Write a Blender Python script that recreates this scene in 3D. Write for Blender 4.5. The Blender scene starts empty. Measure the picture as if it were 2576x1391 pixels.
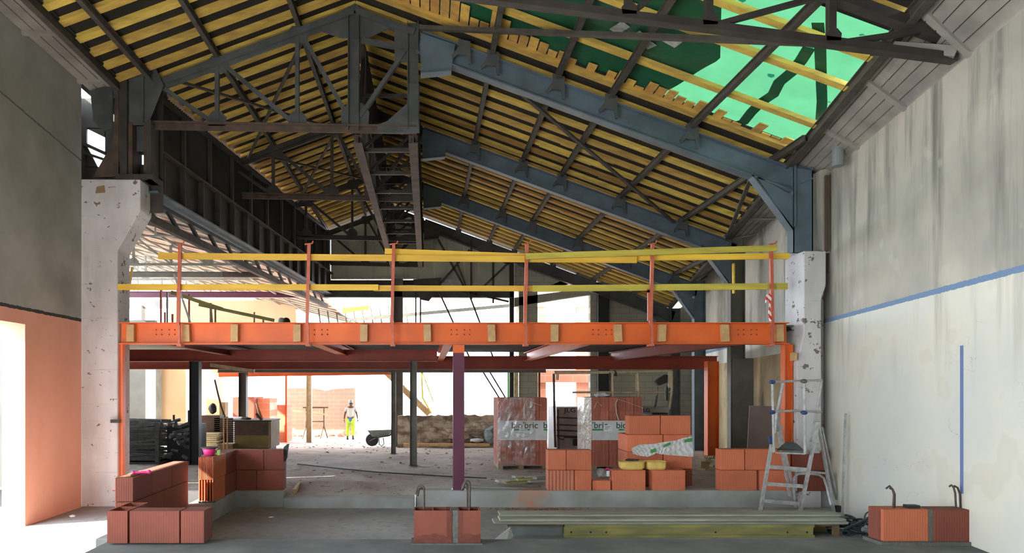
import bpy, bmesh, math, random
from mathutils import Vector, Matrix
random.seed(7)
SC = bpy.context.scene
COL = SC.collection
F = 1680.0            # focal length in pixels of the 2576 px wide frame
VX, HY, EYE = 1075.0, 978.0, 1.77   # vanishing point of the nave axis, horizon, eye height

# ---------- camera, world, sun, exposure ----------
cd = bpy.data.cameras.new('camera'); cam = bpy.data.objects.new('camera', cd); COL.objects.link(cam)
cam.location = (0, 0, EYE); cam.rotation_euler = (math.pi/2, 0, 0)
cd.sensor_fit = 'HORIZONTAL'; cd.sensor_width = 36; cd.lens = F/2576*36
cd.shift_x = (1288-VX)/2576; cd.shift_y = (HY-695.5)/2576
cd.clip_start = 0.1; cd.clip_end = 500
SC.camera = cam
w = bpy.data.worlds.new('World'); SC.world = w; w.use_nodes = True
bg = w.node_tree.nodes['Background']; bg.inputs[0].default_value = (0.78, 0.89, 1.0, 1); bg.inputs[1].default_value = 12.5
sd = bpy.data.lights.new('sun', 'SUN'); sun = bpy.data.objects.new('sun', sd); COL.objects.link(sun)
sd.energy = 34; sd.angle = 0.009; sd.color = (1.0, 0.93, 0.82)
sun.rotation_euler = Vector((1, 0.42, -0.78)).to_track_quat('-Z', 'Y').to_euler()
SC.view_settings.view_transform = 'Standard'; SC.view_settings.look = 'None'
SC.view_settings.gamma = 1; SC.view_settings.use_curve_mapping = False
SC.view_settings.exposure = 0.2

# ---------- helpers ----------
def P(px, py, D):
    """point of the place seen at (px, py) of the 2576x1391 frame, D metres in front"""
    return Vector(((px-VX)*D/F, D, EYE+(HY-py)*D/F))
def S(D): return F/D
def FL(px, py, z=0.0):
    """point of a level surface at height z"""
    D = (EYE-z)*F/(py-HY)
    return P(px, py, D)

class NT:
    def __init__(s, m):
        s.t = m.node_tree; s.n = s.t.nodes; s.l = s.t.links; s.b = s.n['Principled BSDF']
        s.pos = s.n.new('ShaderNodeNewGeometry').outputs['Position']
    def add(s, typ, **kw):
        n = s.n.new(typ)
        for k, v in kw.items(): setattr(n, k, v)
        return n
    def link(s, a, b): s.l.new(a, b)
    def val(s, sock, v):
        if hasattr(v, 'is_output') or isinstance(v, bpy.types.NodeSocket): s.l.new(v, sock)
        else: sock.default_value = v
    def math(s, op, a, b=0.0, c=None):
        n = s.add('ShaderNodeMath', operation=op); s.val(n.inputs[0], a); s.val(n.inputs[1], b)
        if c is not None: s.val(n.inputs[2], c)
        return n.outputs[0]
    def noise(s, scale, stretch=(1, 1, 1), detail=4, rough=0.55, src=None):
        mp = s.add('ShaderNodeMapping'); mp.inputs['Scale'].default_value = stretch
        s.link(src or s.pos, mp.inputs[0])
        n = s.add('ShaderNodeTexNoise'); n.inputs['Scale'].default_value = scale
        n.inputs['Detail'].default_value = detail; n.inputs['Roughness'].default_value = rough
        s.link(mp.outputs[0], n.inputs['Vector']); return n.outputs['Fac']
    def step(s, v, lo, hi):
        n = s.add('ShaderNodeMapRange'); n.inputs[1].default_value = lo; n.inputs[2].default_value = hi
        s.val(n.inputs[0], v); return n.outputs[0]
    def mix(s, fac, a, b, mode='MIX'):
        n = s.add('ShaderNodeMix', data_type='RGBA', blend_type=mode)
        s.val(n.inputs[0], fac); s.val(n.inputs[6], a if not isinstance(a, tuple) else a+(1,)); s.val(n.inputs[7], b if not isinstance(b, tuple) else b+(1,))
        return n.outputs[2]
    def sep(s):
        n = s.add('ShaderNodeSeparateXYZ'); s.link(s.pos, n.inputs[0]); return n.outputs
    def bump(s, h, strength=0.3, dist=0.01):
        n = s.add('ShaderNodeBump'); n.inputs['Strength'].default_value = strength; n.inputs['Distance'].default_value = dist
        s.link(h, n.inputs['Height']); s.link(n.outputs[0], s.b.inputs['Normal'])

def newmat(name, rough=0.7, metal=0.0):
    m = bpy.data.materials.new(name); m.use_nodes = True
    t = NT(m); t.b.inputs['Roughness'].default_value = rough; t.b.inputs['Metallic'].default_value = metal
    return m, t
M = {}
def simple(name, c1, c2=None, scale=3.0, stretch=(1, 1, 1), rough=0.7, metal=0.0, lo=0.35, hi=0.65, bump=0.0, rand=0.0, bscale=None):
    m, t = newmat(name, rough, metal)
    if c2 is None: c2 = tuple(x*0.75 for x in c1)
    f = t.step(t.noise(scale, stretch), lo, hi)
    c = t.mix(f, c2, c1)
    if rand:
        oi = t.add('ShaderNodeObjectInfo'); hs = t.add('ShaderNodeHueSaturation')
        t.link(t.math('MULTIPLY_ADD', oi.outputs['Random'], rand, 1-rand*0.5), hs.inputs['Value'])
        t.link(t.math('MULTIPLY_ADD', oi.outputs['Random'], rand*0.05, 0.5-rand*0.025), hs.inputs['Hue'])
        t.link(c, hs.inputs['Color']); c = hs.outputs[0]
    t.link(c, t.b.inputs['Base Color'])
    if bump: t.bump(t.noise(bscale or scale*6, stretch), bump)
    M[name] = m; return m

simple('chevron', (0.64, 0.42, 0.085), (0.42, 0.26, 0.06), 5, (0.25, 2, 2), 0.75, rand=0.6, bump=0.2)
simple('plank_short', (0.72, 0.42, 0.09), (0.45, 0.27, 0.08), 6, (1, 1, 1), 0.75, rand=0.4)
simple('yellow_board', (0.88, 0.54, 0.06), (0.70, 0.41, 0.05), 5, (0.3, 2, 3), 0.6, rand=0.25)
simple('green_board', (0.62, 0.47, 0.07), (0.40, 0.33, 0.06), 4, (0.4, 2, 3), 0.6, rand=0.2)
simple('pale_wood', (0.60, 0.38, 0.17), (0.48, 0.28, 0.12), 8, rough=0.7)
simple('grey_wood', (0.42, 0.42, 0.34), (0.28, 0.28, 0.23), 6, (0.3, 2, 2), 0.8, rand=0.3)
simple('formwork', (0.40, 0.36, 0.12), (0.24, 0.23, 0.10), 5, (0.5, 1, 2), 0.7)
simple('roof_dark', (0.020, 0.016, 0.012), (0.011, 0.009, 0.007), 4, rough=0.9)
simple('steel_blue', (0.115, 0.16, 0.195), (0.075, 0.105, 0.125), 2.5, rough=0.55)
simple('steel_grey', (0.085, 0.095, 0.095), (0.05, 0.055, 0.055), 3, rough=0.6)
simple('steel_dark', (0.050, 0.045, 0.038), (0.030, 0.024, 0.019), 4, rough=0.7)
simple('steel_rust', (0.10, 0.065, 0.045), (0.05, 0.035, 0.027), 5, rough=0.8)
simple('purlin', (0.085, 0.075, 0.06), (0.05, 0.042, 0.035), 6, rough=0.7)
simple('orange_steel', (0.80, 0.150, 0.022), (0.64, 0.115, 0.018), 1.6, rough=0.5)
simple('red_steel', (0.30, 0.045, 0.02), (0.21, 0.03, 0.016), 2, rough=0.6)
simple('pink_steel', (0.58, 0.15, 0.085), (0.48, 0.11, 0.06), 8, rough=0.55)
simple('purple_steel', (0.115, 0.018, 0.045), (0.085, 0.014, 0.036), 2, rough=0.5)
simple('black_steel', (0.022, 0.026, 0.03), (0.014, 0.016, 0.018), 4, rough=0.6)
simple('post_grey', (0.13, 0.125, 0.095), (0.085, 0.08, 0.062), 3, rough=0.6)
simple('cream_steel', (0.50, 0.40, 0.24), (0.36, 0.28, 0.16), 9, rough=0.6)
simple('deck_metal', (0.10, 0.085, 0.08), (0.06, 0.05, 0.048), 3, rough=0.5)
simple('concrete', (0.35, 0.355, 0.33), (0.24, 0.245, 0.23), 2.0, rough=0.9, bump=0.3)
simple('concrete_dark', (0.20, 0.215, 0.205), (0.13, 0.145, 0.14), 2.5, rough=0.9, bump=0.3)
simple('soffit', (0.34, 0.31, 0.27), (0.22, 0.20, 0.18), 2, (1, 1, 1), 0.8)
simple('aluminium', (0.55, 0.56, 0.54), (0.36, 0.37, 0.36), 12, rough=0.45, metal=0.3)
simple('blue_plastic', (0.035, 0.06, 0.20), rough=0.4)
simple('black_plastic', (0.02, 0.02, 0.02), rough=0.5)
simple('rubber', (0.03, 0.03, 0.032), (0.02, 0.02, 0.022), rough=0.8)
simple('pink_plastic', (0.85, 0.035, 0.22), (0.8, 0.03, 0.2), rough=0.4)
simple('lime_plastic', (0.35, 0.75, 0.04), rough=0.4)
simple('white_plastic', (0.75, 0.75, 0.73), rough=0.5)
simple('tub_yellow', (0.82, 0.58, 0.15), (0.66, 0.45, 0.11), 9, rough=0.5)
simple('rebar', (0.11, 0.075, 0.06), (0.06, 0.045, 0.04), 25, rough=0.8)
simple('pipe_grey', (0.24, 0.27, 0.26), rough=0.4)
simple('pallet_wood', (0.30, 0.20, 0.11), rough=0.8)
simple('scaffold_steel', (0.17, 0.19, 0.185), (0.09, 0.10, 0.10), 9, rough=0.6, rand=0.6)
simple('skip_brown', (0.10, 0.055, 0.035), (0.06, 0.035, 0.02), 5, rough=0.7)
simple('skip_yellow', (0.22, 0.16, 0.045), rough=0.7)
simple('tile_red', (0.62, 0.30, 0.19), (0.45, 0.21, 0.13), 4, rough=0.8)
simple('skin', (0.10, 0.05, 0.03), rough=0.6)
simple('shirt', (0.42, 0.42, 0.38), rough=0.9)
simple('hivis', (0.45, 0.66, 0.05), rough=0.8)
simple('denim', (0.06, 0.16, 0.45), rough=0.9)
simple('paper', (0.45, 0.46, 0.44), (0.3, 0.3, 0.3), 18, rough=0.7)
simple('debris_red', (0.36, 0.16, 0.11), (0.25, 0.11, 0.08), 20, rough=0.9)
simple('debris_grey', (0.34, 0.32, 0.30), (0.18, 0.17, 0.16), 20, rough=0.9)
simple('mortar', (0.15, 0.148, 0.125), (0.10, 0.10, 0.085), 20, rough=0.9)
simple('cladding', (0.50, 0.52, 0.41), (0.40, 0.42, 0.33), 2, rough=0.5)
simple('clad_dark', (0.045, 0.045, 0.04), (0.03, 0.03, 0.026), 2, rough=0.6)
simple('green_paint', (0.08, 0.45, 0.06), rough=0.6)
simple('yellow_paint', (0.8, 0.65, 0.05), rough=0.6)
simple('brown_board', (0.12, 0.075, 0.05), (0.08, 0.05, 0.04), 2, rough=0.5)
simple('label_green', (0.07, 0.30, 0.09), rough=0.5)
simple('label_white', (0.62, 0.62, 0.60), (0.52, 0.53, 0.50), 6, rough=0.5)
simple('dark_print', (0.05, 0.10, 0.05), rough=0.6)
simple('strap_white', (0.55, 0.42, 0.32), rough=0.5)
simple('cable_black', (0.02, 0.03, 0.035), rough=0.6)

# terracotta blocks: fine vertical ribs, darker damp patches
def terracotta(name, c1, c2, rib=80.0, rs=0.22):
    m, t = newmat(name, 0.8)
    x, y, z = t.sep()
    ph = t.math('MULTIPLY', t.math('ADD', x, y), rib*2*math.pi/2)
    r = t.math('SINE', ph)
    n = t.step(t.noise(3.0), 0.3, 0.7)
    c = t.mix(n, c2, c1)
    oi = t.add('ShaderNodeObjectInfo'); hs = t.add('ShaderNodeHueSaturation')
    t.link(t.math('MULTIPLY_ADD', oi.outputs['Random'], 0.3, 0.85), hs.inputs['Value']); t.link(c, hs.inputs['Color'])
    c = t.mix(t.step(t.noise(14, (1, 1, 0.4)), 0.62, 0.72), hs.outputs[0], tuple(x*0.8 for x in c1))
    t.link(c, t.b.inputs['Base Color'])
    t.bump(r, rs, 0.004)
    M[name] = m
terracotta('block_red_shade', (0.25, 0.066, 0.038), (0.20, 0.052, 0.031))  # same clay as block_orange, darkened: dim foreground light put into the colour
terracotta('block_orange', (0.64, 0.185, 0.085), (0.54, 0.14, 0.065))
terracotta('block_ribbed', (0.60, 0.20, 0.11), (0.50, 0.16, 0.085), 38, 1.0)
terracotta('pallet_block', (0.42, 0.13, 0.075), (0.30, 0.09, 0.055), 30, 0.4)

def floors():
    m, t = newmat('floor_concrete', 0.85)
    c = t.mix(t.step(t.noise(0.8), 0.35, 0.65), (0.27, 0.27, 0.26), (0.40, 0.40, 0.385))
    c = t.mix(t.step(t.noise(9), 0.5, 0.75), c, (0.24, 0.235, 0.22))
    x, y, z = t.sep()
    dx = t.math('SUBTRACT', x, 2.1); dy = t.math('SUBTRACT', y, 9.62)
    d = t.math('SQRT', t.math('ADD', t.math('POWER', t.math('ABSOLUTE', t.math('MULTIPLY', dx, 0.55)), 2.0), t.math('POWER', t.math('ABSOLUTE', t.math('MULTIPLY', dy, 3.0)), 2.0)))
    d = t.math('ADD', d, t.math('MULTIPLY', t.noise(7), 0.9))
    c = t.mix(t.step(d, 1.15, 0.55), c, (0.50, 0.17, 0.10))
    t.link(c, t.b.inputs['Base Color']); t.bump(t.noise(30), 0.25); M['floor_concrete'] = m
    m, t = newmat('slab_dirt', 0.95)
    c = t.mix(t.step(t.noise(1.2), 0.35, 0.65), (0.38, 0.32, 0.27), (0.56, 0.50, 0.44))
    c = t.mix(t.step(t.noise(5, detail=8, rough=0.7), 0.56, 0.62), c, (0.30, 0.215, 0.17))
    c = t.mix(t.step(t.noise(26, detail=3), 0.66, 0.70), c, (0.42, 0.18, 0.12))
    t.link(c, t.b.inputs['Base Color']); t.bump(t.noise(14, detail=8), 0.6, 0.03); M['slab_dirt'] = m
    # kerb concrete with red brick dust
    m, t = newmat('kerb', 0.9)
    c = t.mix(t.step(t.noise(1.7), 0.35, 0.65), (0.27, 0.27, 0.245), (0.38, 0.385, 0.36))
    x, y, z = t.sep()
    dx = t.math('ABSOLUTE', t.math('SUBTRACT', x, 1.55))
    d = t.math('ADD', dx, t.math('MULTIPLY', t.noise(6), 0.9))
    c = t.mix(t.step(d, 0.75, 0.35), c, (0.46, 0.22, 0.14))
    t.link(c, t.b.inputs['Base Color']); t.bump(t.noise(25), 0.4); M['kerb'] = m
floors()

def wallmats():
    # right wall: cream plaster, vertical dark streaks, blue painted level line and chase
    m, t = newmat('plaster_right', 0.9)
    x, y, z = t.sep()
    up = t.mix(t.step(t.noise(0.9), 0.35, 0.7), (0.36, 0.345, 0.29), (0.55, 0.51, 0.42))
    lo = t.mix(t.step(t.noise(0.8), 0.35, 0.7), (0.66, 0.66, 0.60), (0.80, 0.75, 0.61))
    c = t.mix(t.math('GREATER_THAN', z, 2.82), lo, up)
    st = t.noise(2.6, (1, 1, 0.10), 5, 0.6)
    st2 = t.noise(0.8, (1, 1, 0.5), 2)
    mask = t.math('MULTIPLY', t.step(st, 0.50, 0.68), t.step(st2, 0.36, 0.5))
    fade = t.step(z, 1.6, 3.6)
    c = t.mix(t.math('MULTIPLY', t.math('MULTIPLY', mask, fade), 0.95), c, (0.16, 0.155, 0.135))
    pt = t.step(t.noise(1.6, (1, 1, 1), 2), 0.62, 0.66)
    c = t.mix(t.math('MULTIPLY', pt, 0.35), c, (0.62, 0.58, 0.48))
    edge = t.math('MULTIPLY', t.noise(20, detail=2), 0.02)
    zz = t.math('ADD', z, edge)
    line = t.math('MULTIPLY', t.math('GREATER_THAN', zz, 2.785), t.math('LESS_THAN', zz, 2.845))
    c = t.mix(line, c, (0.17, 0.26, 0.40))
    v = t.math('MULTIPLY', t.math('MULTIPLY', t.math('GREATER_THAN', y, 6.60), t.math('LESS_THAN', y, 6.66)), t.math('MULTIPLY', t.math('GREATER_THAN', z, 0.73), t.math('LESS_THAN', z, 2.2)))
    c = t.mix(v, c, (0.15, 0.22, 0.42))
    cr = t.math('LESS_THAN', t.math('ABSOLUTE', t.math('SUBTRACT', t.noise(0.9, (1, 1, 2.5), 6), 0.5)), 0.0022)
    c = t.mix(t.math('MULTIPLY', cr, t.step(t.noise(0.7, (1, 1, 1), 2), 0.55, 0.7)), c, (0.33, 0.32, 0.28))
    t.link(c, t.b.inputs['Base Color']); t.bump(t.noise(9, detail=8), 0.35); M['plaster_right'] = m
    # left wall: grey above, salmon paint below a dark line
    m, t = newmat('plaster_left', 0.9)
    x, y, z = t.sep()
    up = t.mix(t.step(t.noise(1.3), 0.35, 0.65), (0.25, 0.25, 0.22), (0.35, 0.35, 0.31))
    lo = t.mix(t.step(t.noise(1.0, (1, 1, 0.4)), 0.35, 0.65), (0.60, 0.29, 0.20), (0.68, 0.35, 0.25))
    zz = t.math('ADD', z, t.math('MULTIPLY', t.noise(12, detail=2), 0.03))
    c = t.mix(t.math('GREATER_THAN', zz, 2.80), lo, up)
    line = t.math('MULTIPLY', t.math('GREATER_THAN', zz, 2.79), t.math('LESS_THAN', zz, 2.835))
    c = t.mix(line, c, (0.03, 0.03, 0.03))
    line = t.math('LESS_THAN', t.math('ABSOLUTE', t.math('SUBTRACT', t.math('ADD', zz, t.math('MULTIPLY', y, 0.1)), 6.2)), 0.012)
    c = t.mix(line, c, (0.12, 0.12, 0.11))
    t.link(c, t.b.inputs['Base Color']); t.bump(t.noise(10, detail=8), 0.3); M['plaster_left'] = m
    # old white plaster pillar with board marks and chips
    m, t = newmat('pillar_plaster', 0.9)
    x, y, z = t.sep()
    c = t.mix(t.step(t.noise(2.2, (1, 1, 0.5)), 0.35, 0.65), (0.50, 0.47, 0.47), (0.66, 0.63, 0.62))
    c = t.mix(t.step(t.noise(7, (1, 1, 1.3), 5, 0.6), 0.62, 0.64), c, (0.17, 0.14, 0.115))
    c = t.mix(t.math('MULTIPLY', t.step(t.noise(3, (1, 1, 0.15), 4), 0.6, 0.7), 0.5), c, (0.30, 0.28, 0.27))
    bd = t.math('LESS_THAN', t.math('FRACT', t.math('MULTIPLY', z, 3.9)), 0.035)
    c = t.mix(t.math('MULTIPLY', bd, t.step(t.noise(3.1), 0.5, 0.75)), c, (0.34, 0.31, 0.27))
    t.link(c, t.b.inputs['Base Color']); t.bump(t.noise(16, detail=6), 0.4); M['pillar_plaster'] = m
    # concrete block walls
    def blockwall(name, c1, c2, cm, bw=0.5, bh=0.2):
        m, t = newmat(name, 0.9)
        x, y, z = t.sep()
        cb = t.add('ShaderNodeCombineXYZ'); t.link(x, cb.inputs[0]); t.link(z, cb.inputs[1])
        b = t.add('ShaderNodeTexBrick'); t.link(cb.outputs[0], b.inputs['Vector'])
        b.inputs['Scale'].default_value = 1; b.inputs['Brick Width'].default_value = bw; b.inputs['Row Height'].default_value = bh
        b.inputs['Mortar Size'].default_value = 0.008
        b.inputs['Color1'].default_value = c1+(1,); b.inputs['Color2'].default_value = c2+(1,); b.inputs['Mortar'].default_value = cm+(1,)
        c = t.mix(t.math('MULTIPLY', t.step(t.noise(1.5), 0.4, 0.7), 0.35), b.outputs[0], tuple(v*0.6 for v in c1))
        t.link(c, t.b.inputs['Base Color']); t.bump(b.outputs['Fac'], -0.4); M[name] = m
    blockwall('block_grey', (0.38, 0.365, 0.29), (0.34, 0.33, 0.265), (0.22, 0.215, 0.175))
    blockwall('block_pale', (0.36, 0.25, 0.18), (0.32, 0.225, 0.165), (0.46, 0.36, 0.28))
    blockwall('block_terracotta', (0.60, 0.21, 0.13), (0.56, 0.19, 0.11), (0.50, 0.33, 0.25), 0.5, 0.25)
    m, t = newmat('cream_wall', 0.9)
    c = t.mix(t.step(t.noise(0.7), 0.3, 0.7), (0.60, 0.44, 0.26), (0.70, 0.53, 0.33))
    t.link(c, t.b.inputs['Base Color']); M['cream_wall'] = m
    m, t = newmat('ochre_wall', 0.9)
    c = t.mix(t.step(t.noise(0.9), 0.35, 0.65), (0.30, 0.23, 0.13), (0.58, 0.44, 0.25))
    c = t.mix(t.step(t.noise(2.5, (1, 1, 0.4)), 0.6, 0.75), c, (0.16, 0.13, 0.09))
    t.link(c, t.b.inputs['Base Color']); M['ochre_wall'] = m
    m, t = newmat('rubble', 0.95)
    c = t.mix(t.step(t.noise(1.4, (1, 1, 2.5), 6), 0.42, 0.58), (0.16, 0.12, 0.085), (0.50, 0.40, 0.29))
    c = t.mix(t.step(t.noise(2, (1, 1, 3)), 0.62, 0.68), c, (0.42, 0.17, 0.10))
    t.link(c, t.b.inputs['Base Color']); t.bump(t.noise(6, detail=8), 1.0, 0.08); M['rubble'] = m
wallmats()

def specials():
    # green translucent tarpaulin
    for nm, c1, tr in (('tarp_bright', (0.017, 0.060, 0.028), 0.85), ('tarp_dark', (0.008, 0.10, 0.045), 0.0)):
        m, t = newmat(nm, 0.45)
        c = t.mix(t.step(t.noise(2.5, (1, 1, 1), 5), 0.35, 0.65), tuple(v*0.88 for v in c1), c1)
        if tr:
            v = t.add('ShaderNodeTexVoronoi'); v.inputs['Scale'].default_value = 2.6; v.inputs['Randomness'].default_value = 1
            mp = t.add('ShaderNodeMapping'); t.link(t.pos, mp.inputs[0]); t.link(mp.outputs[0], v.inputs['Vector'])
            d = t.math('ADD', v.outputs['Distance'], t.math('MULTIPLY', t.noise(14), 0.16))
            leaf = t.step(d, 0.20, 0.185)
            c = t.mix(leaf, c, (0.002, 0.02, 0.01))
        t.link(c, t.b.inputs['Base Color'])
        t.bump(t.noise(3, detail=5), 0.5, 0.05)
        if tr:
            tl = t.add('ShaderNodeBsdfTranslucent'); t.link(c, tl.inputs[0])
            mx = t.add('ShaderNodeMixShader'); mx.inputs[0].default_value = tr
            t.link(t.b.outputs[0], mx.inputs[1]); t.link(tl.outputs[0], mx.inputs[2])
            t.link(mx.outputs[0], t.n['Material Output'].inputs[0])
        M[nm] = m
    # clear stretch film
    m, t = newmat('film', 0.12)
    tr = t.add('ShaderNodeBsdfTransparent'); gl = t.add('ShaderNodeBsdfGlossy'); gl.inputs['Roughness'].default_value = 0.18
    df = t.add('ShaderNodeBsdfDiffuse'); df.inputs[0].default_value = (0.75, 0.72, 0.7, 1)
    b = t.add('ShaderNodeBump'); b.inputs['Strength'].default_value = 0.9; b.inputs['Distance'].default_value = 0.03
    t.link(t.noise(5, (0.6, 1, 2.5), 5), b.inputs['Height']); t.link(b.outputs[0], gl.inputs['Normal'])
    m1 = t.add('ShaderNodeMixShader'); m1.inputs[0].default_value = 0.22; t.link(df.outputs[0], m1.inputs[1]); t.link(gl.outputs[0], m1.inputs[2])
    m1.inputs[0].default_value = 0.6
    m2 = t.add('ShaderNodeMixShader'); t.link(t.step(t.noise(3, (1, 1, 2)), 0.3, 1.1), m2.inputs[0])
    t.link(tr.outputs[0], m2.inputs[1]); t.link(m1.outputs[0], m2.inputs[2])
    t.link(m2.outputs[0], t.n['Material Output'].inputs[0]); M['film'] = m
specials()

class MB:
    def __init__(s): s.bm = bmesh.new()
    def box(s, x0, x1, y0, y1, z0, z1):
        vs = [s.bm.verts.new(v) for v in ((x0,y0,z0),(x1,y0,z0),(x1,y1,z0),(x0,y1,z0),(x0,y0,z1),(x1,y0,z1),(x1,y1,z1),(x0,y1,z1))]
        for f in ((3,2,1,0),(4,5,6,7),(0,1,5,4),(1,2,6,5),(2,3,7,6),(3,0,4,7)): s.bm.faces.new([vs[i] for i in f])
        return s
    def bar(s, a, b, wd, ht, up=(0, 0, 1), oy=0.0):
        """rectangular bar from a to b, wd across, ht along up"""
        a = Vector(a); b = Vector(b); d = (b-a).normalized(); up = Vector(up)
        if abs(d.dot(up)) > 0.98: up = Vector((0, 1, 0))
        r = d.cross(up).normalized(); u = r.cross(d).normalized()
        vs = []
        for p in (a, b):
            for sx, sz in ((-1,-1),(1,-1),(1,1),(-1,1)): vs.append(s.bm.verts.new(p + r*sx*wd/2 + u*sz*ht/2))
        for f in ((0,1,2,3),(7,6,5,4),(0,4,5,1),(1,5,6,2),(2,6,7,3),(3,7,4,0)): s.bm.faces.new([vs[i] for i in f])
        return s
    def ibeam(s, a, b, wd, ht, up=(0, 0, 1), tf=None, tw=0.02):
        a = Vector(a); b = Vector(b); d = (b-a).normalized(); up = Vector(up)
        if abs(d.dot(up)) > 0.98: up = Vector((0, 1, 0))
        r = d.cross(up).normalized(); u = r.cross(d).normalized(); tf = tf or max(0.012, ht*0.06)
        s.bar(a+u*(ht/2-tf/2), b+u*(ht/2-tf/2), wd, tf, u)
        s.bar(a-u*(ht/2-tf/2), b-u*(ht/2-tf/2), wd, tf, u)
        s.bar(a, b, tw, ht-2*tf, u); return s
    def prism(s, pts, ext):
        """polygon of 3D points extruded along ext"""
        ext = Vector(ext); A = [s.bm.verts.new(p) for p in pts]; B = [s.bm.verts.new(Vector(p)+ext) for p in pts]
        n = len(pts)
        s.bm.faces.new(A); s.bm.faces.new(B[::-1])
        for i in range(n): s.bm.faces.new((A[i], B[i], B[(i+1) % n], A[(i+1) % n]))
        return s
    def tube(s, pts, r, n=8, cap=True, radii=None):
        pts = [Vector(p) for p in pts]; rings = []; prev = None
        for i, p in enumerate(pts):
            d = (pts[min(i+1, len(pts)-1)] - pts[max(i-1, 0)]).normalized()
            if prev is None:
                ref = Vector((0, 0, 1)) if abs(d.z) < 0.9 else Vector((1, 0, 0)); x = d.cross(ref).normalized()
            else: x = (prev - d*prev.dot(d)).normalized()
            prev = x; y = d.cross(x); rr = radii[i] if radii else r
            rings.append([s.bm.verts.new(p + (x*math.cos(2*math.pi*k/n) + y*math.sin(2*math.pi*k/n))*rr) for k in range(n)])
        for i in range(len(rings)-1):
            for k in range(n): s.bm.faces.new((rings[i][k], rings[i][(k+1) % n], rings[i+1][(k+1) % n], rings[i+1][k]))
        if cap: s.bm.faces.new(rings[0][::-1]); s.bm.faces.new(rings[-1])
        return s
    def lathe(s, c, prof, n=24, sx=1.0, sy=1.0):
        c = Vector(c); rings = []
        for r, z in prof: rings.append([s.bm.verts.new(c+Vector((r*sx*math.cos(2*math.pi*k/n), r*sy*math.sin(2*math.pi*k/n), z))) for k in range(n)])
        for i in range(len(rings)-1):
            for k in range(n): s.bm.faces.new((rings[i][k], rings[i][(k+1) % n], rings[i+1][(k+1) % n], rings[i+1][k]))
        s.bm.faces.new(rings[0][::-1]); s.bm.faces.new(rings[-1]); return s
    def blob(s, c, r, sc=(1, 1, 1), sub=1, jit=0.25):
        g = bmesh.ops.create_icosphere(s.bm, subdivisions=sub, radius=r)
        for v in g['verts']:
            v.co = Vector((v.co.x*sc[0], v.co.y*sc[1], v.co.z*sc[2]))*(1+random.uniform(-jit, jit)) + Vector(c)
        return s
    def build(s, name, mat, parent=None, bevel=0.0, smooth=False, loc=None):
        bmesh.ops.recalc_face_normals(s.bm, faces=s.bm.faces[:])
        if bevel: bmesh.ops.bevel(s.bm, geom=s.bm.edges[:], offset=bevel, segments=1, affect='EDGES', clamp_overlap=True)
        if parent is not None: off = world_loc(parent)
        elif loc is not None: off = Vector(loc)
        else:
            xs = [v.co for v in s.bm.verts]
            off = Vector((sum(v.x for v in xs)/len(xs), sum(v.y for v in xs)/len(xs), min(v.z for v in xs)))
        for v in s.bm.verts: v.co -= off
        me = bpy.data.meshes.new(name); s.bm.to_mesh(me); s.bm.free()
        if smooth:
            for p in me.polygons: p.use_smooth = True
        me.materials.append(M[mat] if isinstance(mat, str) else mat)
        o = bpy.data.objects.new(name, me); COL.objects.link(o)
        if parent is not None: o.parent = parent; o['_w'] = tuple(off)
        else: o.location = off; o['_w'] = tuple(off)
        return o
WL = {}
def world_loc(o): return Vector(o['_w'])
def tag(o, label=None, cat=None, group=None, kind=None):
    if label: o['label'] = label
    if cat: o['category'] = cat
    if group: o['group'] = group
    if kind: o['kind'] = kind
    return o
def thing(name, loc, label, cat, group=None):
    o = bpy.data.objects.new(name, None); COL.objects.link(o); o.location = loc; o['_w'] = tuple(loc)
    o.empty_display_size = 0.1
    return tag(o, label, cat, group)
def struct(o, label=None): o['kind'] = 'structure'; return tag(o, label) if label else o
def clone(root, delta, label, group=None):
    r = root.copy(); COL.objects.link(r); r.location = root.location + Vector(delta)
    r['_w'] = tuple(r.location); r['label'] = label
    if group: r['group'] = group
    for ch in list(root.children):
        c = ch.copy(); COL.objects.link(c); c.parent = r
        for g in ch.children:
            d = g.copy(); COL.objects.link(d); d.parent = c
    return r

# ---------- geometry of the hall ----------
XR, ZRIDGE, PITCH = -1.10, 7.66, 0.37
def Zr(x): return ZRIDGE - PITCH*abs(x-XR)          # underside of the rafters
def Xeave(D): return 5.46+0.2*(D-9.93)              # right eave of the tiled part
def Xwall(D): return 6.03+0.215*(D-10)               # right wall face
def Xval(D): return -4.6 if D < 10.1 else -4.28+0.1*(D-10.5)   # left edge of the roof
FR = [10.15, 13.85, 17.6, 21.3]
ZU = 0.25                                           # upper slab
def Zg(D): return ZU if D < 15.5 else max(ZU-0.054*(D-15.5), -0.45)
DB = 21.6                                           # back gable
# ---------- ground and floors ----------
b = MB(); b.box(-60, 60, 21.9, 120, -0.62, -0.46)
g = struct(b.build('floor_yard', 'slab_dirt'))
b = MB(); b.box(-14, 9, -5, 10.02, -0.2, 0.0); struct(b.build('floor', 'floor_concrete'))
def slab():
    b = MB(); bm = b.bm; nx, ny = 60, 90; V = []
    for j in range(ny+1):
        D = 10.16+(34-10.16)*(j/ny)**1.3
        row = []
        for i in range(nx+1):
            x = -14+23.0*i/nx
            z = Zg(D)
            if -2.2 < x < -0.15 and D < 11.0: z -= 0.10*(11.0-D)/0.84
            z += 0.018*math.sin(x*3.1+D*1.7)*math.sin(D*2.3-x)+random.uniform(-0.008, 0.008) - 0.02
            row.append(bm.verts.new((x, D, z)))
        V.append(row)
    for j in range(ny):
        for i in range(nx): bm.faces.new((V[j][i], V[j][i+1], V[j+1][i+1], V[j+1][i]))
    struct(b.build('floor_slab', 'slab_dirt', smooth=True))
slab()
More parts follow.
